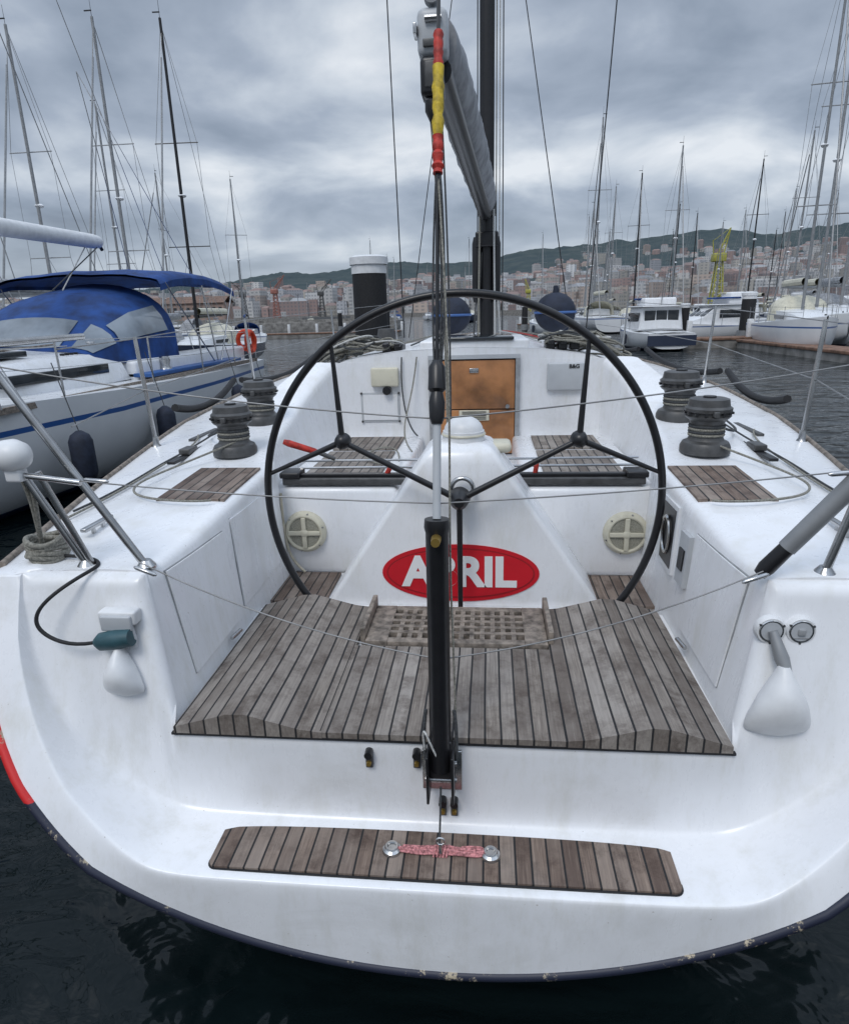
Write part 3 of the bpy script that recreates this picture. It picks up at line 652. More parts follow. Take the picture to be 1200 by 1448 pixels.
rope('topping_lift',[(-.10,3.15,3.4),(.0,5.2,10),(mx,7.3,16.8)],.003,ROPED,B,False)
for fx,fr_ in ((.73,.175),(-.19,.17)):
    fb=MB(); fb.sph((fx,6.0,2.08),fr_,NAVY,24,(1.03,1,.97)); fb.torus((fx,6.0,2.08),fr_+.003,.012,BLUES,'z',32,6); fb.cyl((fx,6.0,2.08+fr_*.9),(fx,6.0,2.08+fr_+.05),.03,.02,NAVY,10); fb.obj('ball_fender',None)
# ================================================================== WATER
m,nt,b=newmat('water_surface')
v1=scaled(nt,(1,1.5,1)); n1=noise_(nt,1.1,3,v1,.45,.9); n2=noise_(nt,4.5,3,v1,.5,.6); n3=noise_(nt,.10,3,v1)
h=math_(nt,'ADD',n1,math_(nt,'MULTIPLY',n2,.13)); h=math_(nt,'ADD',h,math_(nt,'MULTIPLY',n3,1.5))
b.inputs['Roughness'].default_value=.03; b.inputs['IOR'].default_value=1.33
b.inputs['Specular IOR Level'].default_value=.36
L(nt,mix_(nt,n3,(.003,.006,.007),(.005,.010,.011)),b.inputs['Base Color'])
bump_(nt,b,h,.7,.17)
WATER=m
wb=MB(); wb.add([(-6000,-60,0),(6000,-60,0),(6000,9000,0),(-6000,9000,0)],[(0,1,2,3)],WATER); wb.obj('water')
# ================================================================== GENERIC BOATS
HB=[(0,.78),(.25,.95),(.5,1),(.75,.78),(.9,.42),(1,.02)]
def hullmesh(mb_,Ln,Bm,S0,S1,m,n=22):
    rows=[]
    for i in range(n+1):
        t=i/n; y=-Ln/2+Ln*t
        bb=Bm/2*interp(HB,t,1); S=lerp(S0,S1,t*t); K=interp([(0,.12),(.2,-.1),(.8,-.2),(1,.5)],t,1)
        rows.append([(-bb*(abs(math.cos(a))**.6)*(1 if math.cos(a)>0 else -1),y,S-(S-K)*abs(math.sin(a))**.8) for a in [math.pi*k/16 for k in range(17)]])
    mb_.grid(rows,m); mb_.add(rows[0],[tuple(range(17))],m)
    drows=[[(r[0][0],r[0][1],r[0][2]),(0,r[0][1],r[0][2]+.06),(r[-1][0],r[-1][1],r[-1][2])] for r in rows]; mb_.grid(drows,WHITE2)
def sailboat_mesh(name,hm,canvas,mastm):
    g=MB(); hullmesh(g,11,3.6,1.1,1.45,hm)
    rows=[]
    for t,w,h in ((-.6,1.15,.02),(-.5,1.15,.48),(1.0,1.05,.45),(2.6,.8,.3),(3.4,.5,.02)):
        rows.append([(-w,t,1.2),(-w*.9,t,1.2+h),(0,t,1.25+h*1.05),(w*.9,t,1.2+h),(w,t,1.2)])
    g.grid(rows,WHITE2)
    for sg in (-1,1): g.box(sg*1.075-.02,sg*1.075+.02,-.3,1.8,1.34,1.5,GLASSD)
    rows=[]
    for t,w,h in ((.3,1.1,.35),(-.3,1.15,.95),(-1.2,1.2,1.05)):
        rows.append([(-w*math.cos(a)*1.0,t,1.25+h*math.sin(a)**.6) for a in [math.pi*k/10 for k in range(11)]])
    g.grid(rows,canvas)
    g.lathe((0,1.2,1.4),(0,1.0,15),[(0,.085),(1,.06)],mastm,10)
    for z in (5.8,10.2):
        g.cyl((-1,.9,z),(1,.9,z),.025,.025,mastm,6)
    g.lathe((0,1.0,2.6),(0,-3.4,2.75),[(0,.1),(1,.08)],mastm,10); 
    rows=[[(.16*math.cos(a),y,2.85+.16*math.sin(a)) for a in [2*math.pi*k/8 for k in range(8)]] for y in (.9,-1,-3.2)]; g.grid(rows,canvas,True)
    for p0,p1 in (((0,5.3,1.5),(0,1,14.6)),((0,-5.3,1.2),(0,1,14.9))): g.cyl(p0,p1,.012,.012,ALU,4,False)
    g.cyl((0,5.2,1.9),(0,1.4,13.4),.05,.04,ALU,6)
    for sg in (-1,1):
        g.cyl((sg*1.7,.7,1.2),(sg*1,.9,5.8),.011,.011,ALU,4,False); g.cyl((sg*1,.9,5.8),(sg*.95,.9,10.2),.011,.011,ALU,4,False); g.cyl((sg*.95,.9,10.2),(0,1,14.8),.011,.011,ALU,4,False); g.cyl((sg*1.6,.4,1.2),(0,1,5.7),.01,.01,ALU,4,False)
        for y in (-4.5,-2.7,-.9,1,2.8,4.2):
            w=1.8*interp([(-5.5,.78),(-2.7,.95),(0,1),(2.7,.78),(4.4,.42)],y,1)-.08; g.cyl((sg*w,y,1.1),(sg*w,y,1.85),.014,.014,STEEL,5)
        for h in (.5,.3): g.cyl((sg*1.36,-4.5,1.1+h+.2),(sg*1.72,0,1.35+h),.008,.008,STEEL,4,False); g.cyl((sg*1.72,0,1.35+h),(sg*.8,4.2,1.3+h),.008,.008,STEEL,4,False)
    g.cyl((0,1,15),(0,1,15.7),.012,.008,BLACK,4); g.box(-.02,.3,.98,1.02,15.2,15.24,BLACK)
    g.sph((0,1.0,8),.2,WHITE,8,(1,1,.5))
    return g.mesh(name,40)
SB=[sailboat_mesh('moored_sailboat_a',WHULL,BLUEC,ALU),sailboat_mesh('moored_sailboat_b',WHULL,SAILC,ALU),sailboat_mesh('moored_sailboat_c',DHULL,BEIGE,BLACK),sailboat_mesh('moored_sailboat_d',WHULL,BEIGE,ALU)]
def place(me,name,x,y,rz,s,zs=1,heel=0):
    o=bpy.data.objects.new(name,me); COL.objects.link(o); o.location=(x,y,0); o.rotation_euler=(0,heel,rz); o.scale=(s,s,s*zs); return o
# ---- left neighbour boat
LBm=empty('sailboat',(-6.5,7.9,0)); LBm.rotation_euler=(0,0,math.pi)
HL=13.4
g=MB(); hullmesh(g,HL,3.9,1.2,1.5,WHULL,30); g.obj('hull',LBm,60)
g=MB()
rows=[]
for t,w,h in ((-1.4,1.25,.02),(-1.3,1.25,.40),(.5,1.25,.40),(2.4,1.05,.32),(4.0,.7,.2),(4.6,.5,.02)):
    rows.append([(-w-.05,t,1.28),(-w,t,1.28+h*.6),(-w*.88,t,1.28+h),(0,t,1.35+h*1.05),(w*.88,t,1.28+h),(w,t,1.28+h*.6),(w+.05,t,1.28)])
g.grid(rows,WHITE)
for sg in (-1,1): 
    g.box(sg*1.25-.03,sg*1.25+.03,-.9,1.2,1.42,1.55,GLASSD,.01); g.box(sg*1.75-.02,sg*1.75+.02,-5.6,2.0,1.235,1.30,TEAKP)
    g.box(sg*1.1-.3,sg*1.1+.3,-5.9,-1.4,1.2,1.55,WHITE,.06)
    g.box(sg*1.45-.2,sg*1.45+.2,-5.0,-1.4,1.3,1.36,BLUES,.01)
g.box(-.35,.35,1.0,1.7,1.74,1.82,LGREY,.02); g.box(-.3,.3,1.05,1.65,1.82,1.835,GLASSD,.005); g.box(-.3,.3,2.7,3.2,1.62,1.70,GLASSD,.01)
g.box(-.9,-.5,.2,.7,1.72,1.79,GLASSD,.01); g.box(.5,.9,.2,.7,1.72,1.79,GLASSD,.01)
for sg in (-1,1): g.cyl((sg*.6,-.8,1.83),(sg*.4,3.0,1.70),.012,.012,TEAKP,6)
for k in range(5): g.lathe((-.95,-.4-.1*k,1.66),(-.95,-.4-.1*k,1.72),[(0,.03),(1,.03)],BLACK,8)
for k in range(7):
    g.cyl((-.2-.09*k,-.9,1.80),(-.1-.02*k,1.9,1.82),.007,.007,random.choice([ROPED,ROPEW,ROPEG]),5)
g.lathe((-1.0,-1.0,1.68),(-1.0,-1.0,1.85),[(0,.09),(.3,.06),(.7,.08),(1,.06)],STEEL,16); g.lathe((-1.45,-2.2,1.36),(-1.45,-2.2,1.56),[(0,.1),(.3,.07),(.7,.09),(1,.07)],STEEL,16)
g.obj('cabin',LBm,40)
def arch(w,y,z0,h,k=16,p=.55): return [(-w*math.cos(a),y,z0+h*(math.sin(a)**p if math.sin(a)>0 else 0)) for a in [math.pi*i/k for i in range(k+1)]]
g=MB()
A0=arch(1.12,-.75,1.62,.12); A1=arch(1.25,-1.35,1.52,.72); A2=arch(1.35,-1.9,1.45,1.08); A3=arch(1.38,-2.9,1.45,1.28)
g.grid([A1,A2,A3],BLUEC); g.grid([A0,A1],BLUEC)
def lerpa(a,b_,t): return [tuple(lerp(u,v,t) for u,v in zip(p,q)) for p,q in zip(a,b_)]
def proud(r,d=.012): return [(p[0]*(1+d),p[1]+.006,p[2]+.012) for p in r]
for i0,i1 in ((1,4),(5,11),(12,15)):
    R=[proud(lerpa(A0,A1,t))[i0:i1+1] for t in (.12,.5,.9)]; g.grid(R,CLEARW)
for i0,i1 in ((1,3),(13,15)):
    R=[proud(lerpa(A1,A2,t))[i0:i1+1] for t in (.05,.5,1.)]+[proud(lerpa(A2,A3,t))[i0:i1+1] for t in (.3,.75)]; g.grid(R,CLEARW)
g.obj('sprayhood',LBm,50)
g=MB()
rows=[]
for y,h in ((-2.4,-.05),(-2.9,.04),(-3.5,.08),(-4.2,.09),(-4.9,.03),(-5.5,-.09)):
    rows.append([(-1.45*math.cos(a),y,2.72+h+.18*math.sin(a)**.8+.01*math.sin(9*a+y*3)) for a in [math.pi*k/14 for k in range(15)]])
g.grid(rows,BLUEC); rows2=[[(p[0]*.99,p[1],p[2]-.04) for p in r] for r in rows]; g.grid(rows2,BLUEC)
for i in (0,14): g.grid([[r[i],(r[i][0],r[i][1],r[i][2]-.10)] for r in rows],BLUEC)
for y,yb_ in ((-2.6,-4.0),(-4.0,-4.1),(-5.45,-4.2)):
    for sg in (-1,1): g.cyl((sg*1.55,yb_,1.3),(sg*1.44,y,2.7),.013,.013,STEEL,8)
g.obj('bimini',LBm,50)
g=MB()
g.lathe((0,2.2,1.7),(0,2.1,16),[(0,.1),(1,.07)],ALU,14); g.lathe((0,2.0,3.35),(0,-3.3,3.42),[(0,.13),(.97,.115),(1,.10)],PLAST,18)
g.cyl((0,-3.3,3.42),(0,-3.4,3.3),.03,.03,BLACK,8)
g.cyl((-.15,-3.0,3.3),(.1,-2.0,2.6),.01,.01,ROPED,5); g.cyl((0,-2.9,3.3),(0,-2.1,2.6),.01,.01,ROPEW,5)
for z in (6,10.5): g.cyl((-1.1,2.1,z),(1.1,2.1,z),.03,.03,ALU,6)
for sg in (-1,1):
    g.cyl((sg*1.85,2.0,1.3),(sg*1.1,2.1,6),.008,.008,STEEL,4); g.cyl((sg*1.8,1.6,1.3),(0,2.1,6),.008,.008,STEEL,4)
g.cyl((0,-6.5,1.4),(0,2.1,16),.007,.007,STEEL,4); g.cyl((-1.0,-6.4,1.4),(0,-3.5,6),.007,.007,STEEL,4); g.cyl((1.0,-6.4,1.4),(0,-3.5,6),.007,.007,STEEL,4)
for k in range(7): g.cyl((-.04+.01*k,1.9,1.8),(random.uniform(-1.5,1.5),random.uniform(-1,1.5),14),.006,.006,ROPED,4)
g.obj('mast_and_boom',LBm,50)
g=MB()
for sg in (-1,1):
    pr=None
    for y in (-6.3,-4.6,-2.8,-1.0,.9,2.8,4.5):
        t=(y+HL/2)/HL; w=1.95*interp(HB,t,1)-.06; z=lerp(1.2,1.5,t*t)
        g.cyl((sg*w,y,z),(sg*w,y,z+.65),.013,.013,STEEL,8)
        for h in (.33,.63):
            if pr: g.cyl((pr[0],pr[1],pr[2]+h),(sg*w,y,z+h),.005,.005,STEEL,5)
        pr=(sg*w,y,z)
g.cyl((-1.5,-6.4,1.85),(1.5,-6.4,1.85),.014,.014,STEEL,8)
g.obj('stanchions',LBm)
g=MB()
g.torus((-1.55,-5.9,1.62),.21,.055,ORANGE,'x',28,10); g.torus((-1.35,-6.2,1.65),.19,.05,ORANGE,'y',28,10); g.obj('lifebuoy',LBm)
g=MB()
for y in (-4.9,-3.6,-.8,1.2):
    g.lathe((-2.07,y,.35),(-2.07,y,.95),[(0,.03),(.08,.1),(.2,.13),(.8,.13),(.92,.1),(1,.03)],NAVY,16); g.cyl((-2.07,y,.95),(-1.9,y,1.7),.006,.006,ROPED,5)
g.obj('fenders',LBm)
place(SB[2],'sailboat',-12.1,28,math.pi+.06,.86)
place(SB[1],'sailboat',-13.2,25.2,math.pi,.80)
place(SB[0],'sailboat',-14.9,23.0,math.pi,.74)
place(SB[1],'sailboat',-13.0,16.5,math.pi-.05,1.1,1,-.03)
place(SB[0],'sailboat',-18.5,50,.4,.8)
place(SB[1],'sailboat',-29,62,math.pi/2,1.0); place(SB[0],'sailboat',-24,44,math.pi,1.0)
# ---- right boats
def motorboat_mesh(name,canvas):
    g=MB(); hullmesh(g,8.5,3.2,.95,1.4,WHULL)
    rows=[]
    for t,w,h in ((-2.2,1.25,.02),(-2.1,1.2,1.2),(.6,1.15,1.25),(1.6,1.0,.5),(3.1,.55,.05)):
        rows.append([(-w*1.05,t,1.05),(-w*.9,t,1.1+h),(0,t,1.15+h),(w*.9,t,1.1+h),(w*1.05,t,1.05)])
    g.grid(rows,WHITE2); g.add(rows[1],[tuple(range(5))],WHITE2)
    for k in range(3): g.box(-.95+k*.65,-.35+k*.65,-2.16,-2.12,1.35,2.15,GLASSD,.01)
    for k in range(3):
        x0=-.85+k*.6
        g.add([(x0,.72,2.26),(x0+.52,.72,2.26),(x0+.48,1.55,1.72),(x0+.02,1.55,1.72)],[(0,1,2,3)],GLASSD)
    for sg in (-1,1): g.box(sg*1.16-.02,sg*1.16+.02,-1.8,.6,1.55,2.05,GLASSD,.01)
    g.box(-1.2,1.2,-2.5,1.0,2.34,2.42,WHITE,.03); g.box(-.9,.9,-1.8,-.2,2.42,2.85,WHITE,.1); g.box(-1.0,1.0,-1.0,.2,2.75,2.85,canvas,.04)
    g.cyl((0,-1.9,2.4),(0,-2.1,3.9),.03,.02,STEEL,6); g.cyl((.7,-2.1,2.4),(.7,-2.4,4.4),.01,.006,WHITE,4)
    for sg in (-1,1):
        for y in (-1,.6,2.0,3.2): g.cyl((sg*(1.45 if y<1 else 1.5-.4*(y-1)*.7),y,1.1),(sg*(1.45 if y<1 else 1.5-.4*(y-1)*.7),y,1.75),.014,.014,STEEL,5)
        g.cyl((sg*1.45,-1,1.75),(sg*1.45,.6,1.8),.014,.014,STEEL,5); g.cyl((sg*1.45,.6,1.8),(sg*.88,3.2,1.95),.014,.014,STEEL,5)
    for x in (-1.7,1.7): g.lathe((x,-1,.3),(x,-1,.9),[(0,.03),(.1,.12),(.9,.12),(1,.03)],NAVY,10)
    g.box(-1.3,1.3,-4.3,-4.24,.3,.85,DHULL)
    return g.mesh(name,40)
MBt=motorboat_mesh('motorboat_a',BLUEC); MBt2=motorboat_mesh('motorboat_b',BEIGE)
place(MBt,'motorboat',8.9,37,0.05,.9)
place(MBt2,'motorboat',5.6,60,.2,1); place(MBt,'motorboat',14.0,42,math.pi/2+.3,.9); place(MBt2,'motorboat',21,60,.1,1.1)
place(SB[3],'sailboat',14.6,33,math.pi-.15,.82,1.3)
place(SB[3],'sailboat',17.4,38,math.pi-.1,1.0,1.1)
place(SB[1],'sailboat',19.6,40,math.pi-.1,.95,1.2)
place(SB[1],'sailboat',13.6,52,math.pi,.85)
rnd=random.Random(5)
for i in range(50):
    y=rnd.uniform(58,190); u=rnd.uniform(.06,.62) if i<38 else rnd.uniform(-.5,-.02)
    if i>=38: y=rnd.uniform(120,230)
    place(SB[rnd.choice([0,3,1,1,2,3])],'sailboat',u*y,y,rnd.choice([0,math.pi])+rnd.uniform(-.15,.15),rnd.uniform(.75,1.1),rnd.uniform(.8,1.15))
for i in range(14):
    y=rnd.uniform(60,150); u=rnd.uniform(.02,.6); place(rnd.choice([MBt,MBt2]),'motorboat',u*y,y,rnd.choice([0,math.pi])+rnd.uniform(-.2,.2),rnd.uniform(.7,1.2))
WOODD=mat('dock_planks',(.23,.13,.085),.8,0,.4,4,.4,20); CONC=mat('concrete',(.28,.27,.255),.9,0,.4,1.5,.4,8)
def pile(x,y,r,zt,name='mooring_pile'):
    g=MB(); g.lathe((x,y,-1),(x,y,zt-.45*r*2),[(0,r),(1,r)],RUBBER,24)
    g.lathe((x,y,zt-r*1.0),(x,y,zt),[(0,r*1.03),(.45,r*1.03),(.5,r*1.12),(.9,r*1.12),(1,r*.9)],PLAST,24)
    g.lathe((x,y,.15),(x,y,.75),[(0,r*1.25),(1,r*1.25)],ALU,16)
    g.obj(name)
pile(-2.5,15,.38,3.36); pile(14.3,38,.36,2.75); pile(10.4,36,.22,2.25); pile(22,50,.35,2.8)
for x,y in ((-9,60),(4,70),(12,75),(30,80),(-20,90)): pile(x,y,.3,2.8)
def pontoon(x0,x1,y0,y1,z=.5):
    g=MB(); g.box(x0,x1,y0,y1,z-.12,z,WOODD,.02); g.box(x0+.05,x1-.05,y0+.05,y1-.05,-.2,z-.12,CONC)
    for k in range(int((x1-x0)/3)+1): g.box(x0+3*k+.2,x0+3*k+.45,y0+.1,y0+.35,z,z+.9,PLAST,.03)
    g.obj('pontoon')
pontoon(10.2,26,35.2,37.2); pontoon(12.8,14.2,22,35.1,.42); pontoon(-60,-9,68,70.5); pontoon(4,90,86,88.5); pontoon(20,120,130,133)
g=MB(); g.box(-160,-14,104,112,-1,1.3,CONC,.05); g.box(-160,-14,104.4,105,1.3,1.7,CONC)
for k in range(18): g.cyl((-150+k*7.5,105,1.3),(-150+k*7.5,105,5.5),.06,.05,ALU,6); g.box(-150+k*7.5-.2,-150+k*7.5+.2,104.5,105.4,5.45,5.55,ALU)
g.obj('quay')
g=MB(); g.box(-2500,2500,588,600,-1,3.0,CONC); g.obj('harbour_wall')
# ================================================================== HILLS + CITY
RID=[(-3,.03),(-1.2,.035),(-.8,.035),(-.5,.045),(-.38,.056),(-.31,.064),(-.25,.062),(-.145,.075),(-.08,.069),(.0,.07),(.05,.081),(.14,.086),(.2,.090),(.27,.097),(.325,.103),(.37,.094),(.4,.091),(.49,.104),(.6,.11),(.8,.10),(1.2,.1),(3,.08)]
def terr(x,y):
    u=x/max(y,1); t=max(0,min(1,(y-600)/1800)); g_=t**1.15
    if y>2400: g_=1-min(1,(y-2400)/1500)*.4
    h=interp(RID,u,1)*2400*g_
    h+= t*16*mn.noise(Vector((x*.003,y*.003,0)))+t*9*mn.noise(Vector((x*.02,y*.02,3)))+t*5*mn.noise(Vector((x*.08,y*.08,3)))
    return 2.5+max(0,h)
m,nt,b=newmat('hill_vegetation')
v=scaled(nt,(1,1,1)); a=noise_(nt,.012,8,v,.7); a2=noise_(nt,.09,5,v,.7)
c=ramp_(nt,a,[(.35,(.020,.034,.030)),(.5,(.036,.052,.040)),(.62,(.065,.075,.06)),(.75,(.11,.11,.09))]); c=mix_(nt,ramp_(nt,a2,[(.4,0.),(.7,.6)]),c,(.018,.028,.030))
c=mix_(nt,.22,c,(.12,.155,.20))  # bluish distance haze painted into the vegetation colour
L(nt,c,b.inputs['Base Color']); b.inputs['Roughness'].default_value=1; b.inputs['Specular IOR Level'].default_value=.1
HILL=m
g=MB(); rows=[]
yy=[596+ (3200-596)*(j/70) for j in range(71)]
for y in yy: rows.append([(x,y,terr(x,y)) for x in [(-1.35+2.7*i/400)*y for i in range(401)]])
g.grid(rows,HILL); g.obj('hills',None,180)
m,nt,b=newmat('city_facades')
at=N(nt,'ShaderNodeVertexColor'); at.layer_name='Col'
ge=N(nt,'ShaderNodeNewGeometry'); s=N(nt,'ShaderNodeSeparateXYZ'); L(nt,ge.outputs['Position'],s.inputs[0]); sn_=N(nt,'ShaderNodeSeparateXYZ'); L(nt,ge.outputs['Normal'],sn_.inputs[0])
fz=math_(nt,'FRACT',math_(nt,'DIVIDE',s.outputs[2],3.1)); fx=math_(nt,'FRACT',math_(nt,'DIVIDE',math_(nt,'ADD',s.outputs[0],s.outputs[1]),3.4))
w=math_(nt,'MULTIPLY',math_(nt,'GREATER_THAN',fz,.5),math_(nt,'GREATER_THAN',fx,.5)); w=math_(nt,'MULTIPLY',w,math_(nt,'LESS_THAN',math_(nt,'ABSOLUTE',sn_.outputs[2]),.3))
c=mix_(nt,math_(nt,'MULTIPLY',w,.55),at.outputs['Color'],(.08,.09,.10)); c=mix_(nt,.22,c,(.30,.34,.39))  # last mix tints walls and roofs with painted aerial haze
L(nt,c,b.inputs['Base Color']); b.inputs['Roughness'].default_value=.9; CITY=m
vs=[];fs=[];cols=[]
walls=[(.62,.60,.57),(.75,.73,.70),(.52,.48,.42),(.55,.43,.35),(.38,.24,.20),(.78,.77,.77),(.48,.48,.5),(.55,.50,.42),(.32,.21,.18),(.70,.68,.66),(.72,.71,.7)]
rc=random.Random(11)
def bld(x,y,z,w,d,h,rot,wc,rcol,pitched):
    o=len(vs); c_,s_=math.cos(rot),math.sin(rot)
    P=[(-w/2,-d/2),(w/2,-d/2),(w/2,d/2),(-w/2,d/2)]; P=[(x+a*c_-b__*s_,y+a*s_+b__*c_) for a,b__ in P]
    for p in P: vs.append((*p,z-8))
    for p in P: vs.append((*p,z+h))
    for f in ((0,1,5,4),(1,2,6,5),(2,3,7,6),(3,0,4,7)): fs.append(tuple(o+k for k in f)); cols.append(wc)
    if pitched:
        r=len(vs); m1=((P[0][0]+P[3][0])/2,(P[0][1]+P[3][1])/2); m2=((P[1][0]+P[2][0])/2,(P[1][1]+P[2][1])/2); q=.18
        vs.append((lerp(m1[0],m2[0],q),lerp(m1[1],m2[1],q),z+h+d*.22)); vs.append((lerp(m2[0],m1[0],q),lerp(m2[1],m1[1],q),z+h+d*.22))
        for f in ((o+4,o+5,r+1,r),(o+5,o+6,r+1),(o+6,o+7,r,r+1),(o+7,o+4,r)): fs.append(f); cols.append(rcol)
    else: fs.append((o+4,o+5,o+6,o+7)); cols.append(rcol)
for i in range(8500):
    y=600+1300*rc.random()**1.4; u=rc.uniform(-1.1,1.1)
    if y>900+ (650 if u>0.1 else 250)*rc.random()+250: continue
    x=u*y; z=terr(x,y)
    tall=rc.random()<(.34 if y<900 else .15); w=rc.uniform(7,17); d=rc.uniform(8,14); h=rc.uniform(11,24) if tall else rc.uniform(4,9)
    if mn.noise(Vector((x*.005,y*.005,9)))<-.12 and y>760: continue
    wc=rc.choice(walls); k=rc.uniform(.55,1.0); wc=tuple(a*k for a in wc)
    pitched=not tall or rc.random()<.3
    roof=(.27*k,.155*k,.115*k) if pitched and rc.random()<.75 else (.3*k,.3*k,.31*k)
    bld(x,y,z,w,d,h,rc.uniform(-.6,.6),wc,roof,pitched)
for i in range(60):
    u=-.9+1.9*i/60; y=rc.uniform(604,640); k=rc.uniform(.5,.9); bld(u*y,y,3,rc.uniform(16,42),14,rc.uniform(6,15),rc.uniform(-.1,.1),tuple(a*k for a in rc.choice(walls)),(.3,.3,.3),rc.random()<.4)
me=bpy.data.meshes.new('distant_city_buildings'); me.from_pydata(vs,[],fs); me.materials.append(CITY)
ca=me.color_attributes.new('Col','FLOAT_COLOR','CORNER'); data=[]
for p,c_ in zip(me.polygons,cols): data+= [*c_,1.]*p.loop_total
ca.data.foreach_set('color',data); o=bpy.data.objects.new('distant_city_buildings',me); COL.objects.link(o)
g=MB(); PINKW=mat('render_wall',(.36,.26,.22),.9,0,.25,.3); g.box(-235,-160,395,410,2,12,PINKW); 
g.add([(-236,394,12),(-159,394,12),(-159,402.5,16),(-236,402.5,16),(-236,411,12),(-159,411,12)],[(0,1,2,3),(3,2,5,4)],mat('roof_tiles',(.2,.13,.10),.9,0,.3,1))
for k in range(18): g.box(-233+k*4.1,-230.8+k*4.1,394.9,394.98,4,9.5,GLASSD)
g.obj('warehouse')
YELC=mat('crane_yellow',(.42,.40,.07),.5,0,.2,.5); REDC=mat('crane_red',(.34,.14,.11),.5,0,.2,.5)
def crane(x,y,h,m_,lean=.15):
    g=MB()
    w=h*.07
    legs=[(-w,-w),(w,-w),(w,w),(-w,w)]
    for a,b__ in legs: g.cyl((x+a,y+b__,1.5),(x+a*.5,y+b__*.5,h*.6),h*.01,h*.008,m_,6)
    n=7
    for k in range(n):
        z0=2+(h*.6-2)*k/n; z1=2+(h*.6-2)*(k+1)/n; f0=1-.5*k/n; f1=1-.5*(k+1)/n
        for q in range(4):
            a=legs[q]; c=legs[(q+1)%4]; g.cyl((x+a[0]*f0,y+a[1]*f0,z0),(x+c[0]*f1,y+c[1]*f1,z1),h*.006,h*.006,m_,5); g.cyl((x+a[0]*f1,y+a[1]*f1,z1),(x+c[0]*f1,y+c[1]*f1,z1),h*.006,h*.006,m_,5)
    g.box(x-w*1.3,x+w*.9,y-w,y+w,h*.6,h*.7,m_,.3)
    tip=(x+h*lean,y,h); 
    for dx,dz in ((-w*.6,0),(w*.6,0),(0,w)): g.cyl((x+dx,y,h*.68+dz),tip,h*.008,h*.006,m_,5)
    for k in range(9):
        t=k/9; t2=(k+1)/9; p=(lerp(x-w*.6,tip[0],t),y,lerp(h*.68,h,t)); q=(lerp(x+w*.6,tip[0],t2),y,lerp(h*.68,h,t2)); g.cyl(p,q,h*.004,h*.004,m_,4)
    g.cyl((x-w*1.5,y,h*.85),tip,h*.004,h*.004,m_,4); g.cyl((x-w*1.2,y,h*.7),(x-w*1.5,y,h*.86),h*.008,h*.006,m_,4)
    g.obj('harbour_crane')
crane(98,300,33,YELC,.1); crane(20,330,17,YELC,-.1); crane(-135,420,28,REDC,.25); crane(-160,430,26,DGREY,-.3); crane(-130,520,30,DGREY,.3)
g=MB()
g.box(82,120,292,312,-1,1.6,CONC); g.box(5,40,322,340,-1,1.6,CONC); g.box(-260,-110,390,530,-1,1.9,CONC); g.obj('crane_quay')
# ================================================================== SKY / LIGHT
w=bpy.data.worlds.new('World'); scn.world=w; w.use_nodes=True; nt=w.node_tree; nt.nodes.clear()
out=N(nt,'ShaderNodeOutputWorld')
sky=N(nt,'ShaderNodeTexSky',sky_type='NISHITA'); sky.sun_disc=False; sky.sun_elevation=math.radians(52); sky.sun_rotation=math.radians(200)
bg1=N(nt,'ShaderNodeBackground'); L(nt,sky.outputs[0],bg1.inputs[0]); bg1.inputs[1].default_value=.10
tc=N(nt,'ShaderNodeTexCoord'); s=N(nt,'ShaderNodeSeparateXYZ'); L(nt,tc.outputs['Generated'],s.inputs[0])
zz=math_(nt,'MAXIMUM',s.outputs[2],0.0); den=math_(nt,'ADD',zz,.26)
cxy=N(nt,'ShaderNodeCombineXYZ'); L(nt,math_(nt,'DIVIDE',s.outputs[0],den),cxy.inputs[0]); L(nt,math_(nt,'DIVIDE',s.outputs[1],den),cxy.inputs[1]); cxy.inputs[2].default_value=1.3
n1=N(nt,'ShaderNodeTexNoise'); n1.inputs['Scale'].default_value=2.0; n1.inputs['Detail'].default_value=8; n1.inputs['Roughness'].default_value=.50; n1.inputs['Distortion'].default_value=.25; L(nt,cxy.outputs[0],n1.inputs['Vector'])
n2=noise_(nt,.75,3,cxy.outputs[0])
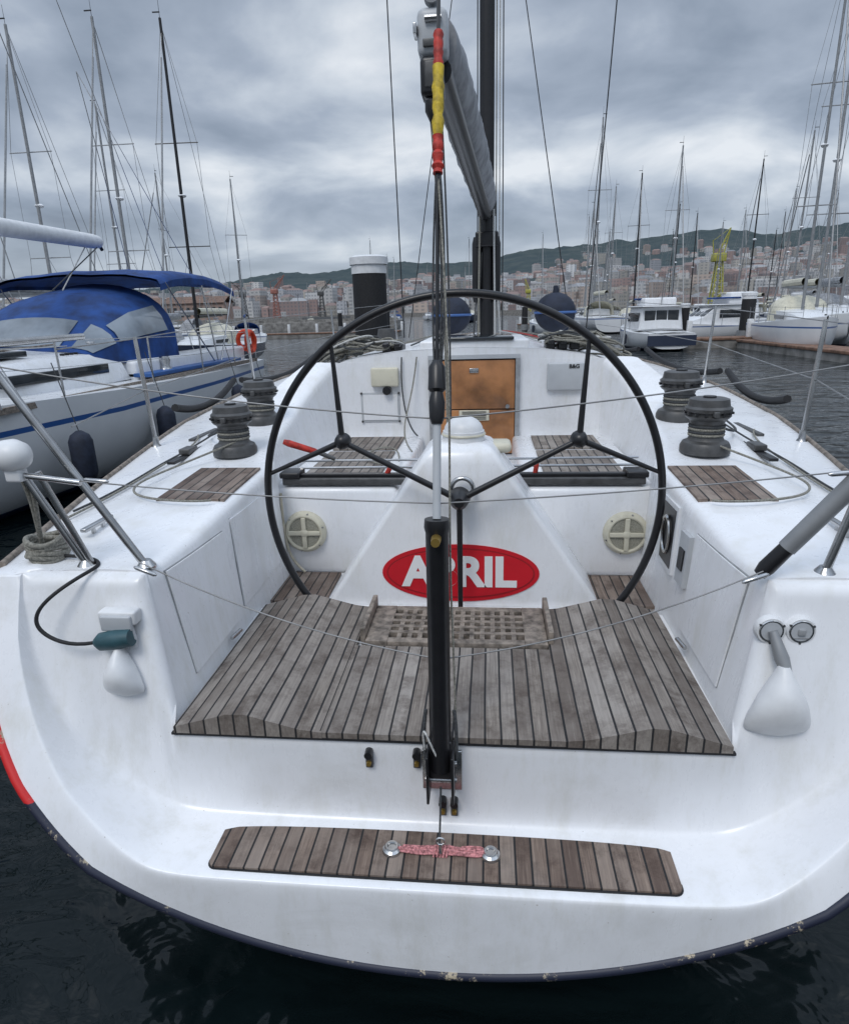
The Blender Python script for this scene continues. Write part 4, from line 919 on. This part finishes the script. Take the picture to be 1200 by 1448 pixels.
f=math_(nt,'ADD',math_(nt,'MULTIPLY',n1.outputs['Fac'],.62),math_(nt,'MULTIPLY',n2,.38))
c=ramp_(nt,f,[(.36,(.18,.22,.29)),(.45,(.27,.325,.41)),(.52,(.37,.43,.525)),(.585,(.55,.61,.69)),(.66,(.78,.82,.87))])
hz=ramp_(nt,zz,[(0.,.6),(.05,.4),(.15,0.)]); c=mix_(nt,hz,c,(.50,.56,.63))
st2=math_(nt,'ADD',math_(nt,'MULTIPLY',math_(nt,'MINIMUM',math_(nt,'MAXIMUM',math_(nt,'SUBTRACT',zz,.38),0.),.4),4.2),1.05)
bg2=N(nt,'ShaderNodeBackground'); L(nt,c,bg2.inputs[0]); L(nt,st2,bg2.inputs[1])
mx_=N(nt,'ShaderNodeMixShader'); mx_.inputs[0].default_value=.93; L(nt,bg1.outputs[0],mx_.inputs[1]); L(nt,bg2.outputs[0],mx_.inputs[2]); L(nt,mx_.outputs[0],out.inputs[0])
sd=bpy.data.lights.new('sun','SUN'); sd.energy=1.3; sd.angle=math.radians(22); sd.color=(1,.97,.93); so=bpy.data.objects.new('sun',sd); COL.objects.link(so)
so.rotation_euler=(math.radians(38),0,math.radians(-20))
# ================================================================== CAMERA
yaw,roll,pitch=math.radians(5.86),math.radians(1.62),math.radians(17.30)
R=Vector((math.cos(yaw),math.sin(yaw),0)); F=Vector((-math.sin(yaw)*math.cos(pitch),math.cos(yaw)*math.cos(pitch),-math.sin(pitch))); U=R.cross(F)
X=R*math.cos(roll)-U*math.sin(roll); Y=R*math.sin(roll)+U*math.cos(roll)
mt=Matrix((( X.x,Y.x,-F.x,.132),(X.y,Y.y,-F.y,0),(X.z,Y.z,-F.z,2.1),(0,0,0,1)))
cd=bpy.data.cameras.new('camera'); co=bpy.data.objects.new('camera',cd); COL.objects.link(co); co.matrix_world=mt
cd.sensor_fit='VERTICAL'; cd.sensor_height=24; cd.sensor_width=24; cd.lens=24*900/1448; cd.clip_start=.05; cd.clip_end=20000
scn.camera=co
scn.view_settings.view_transform='Standard'; scn.view_settings.look='None'; scn.view_settings.exposure=0
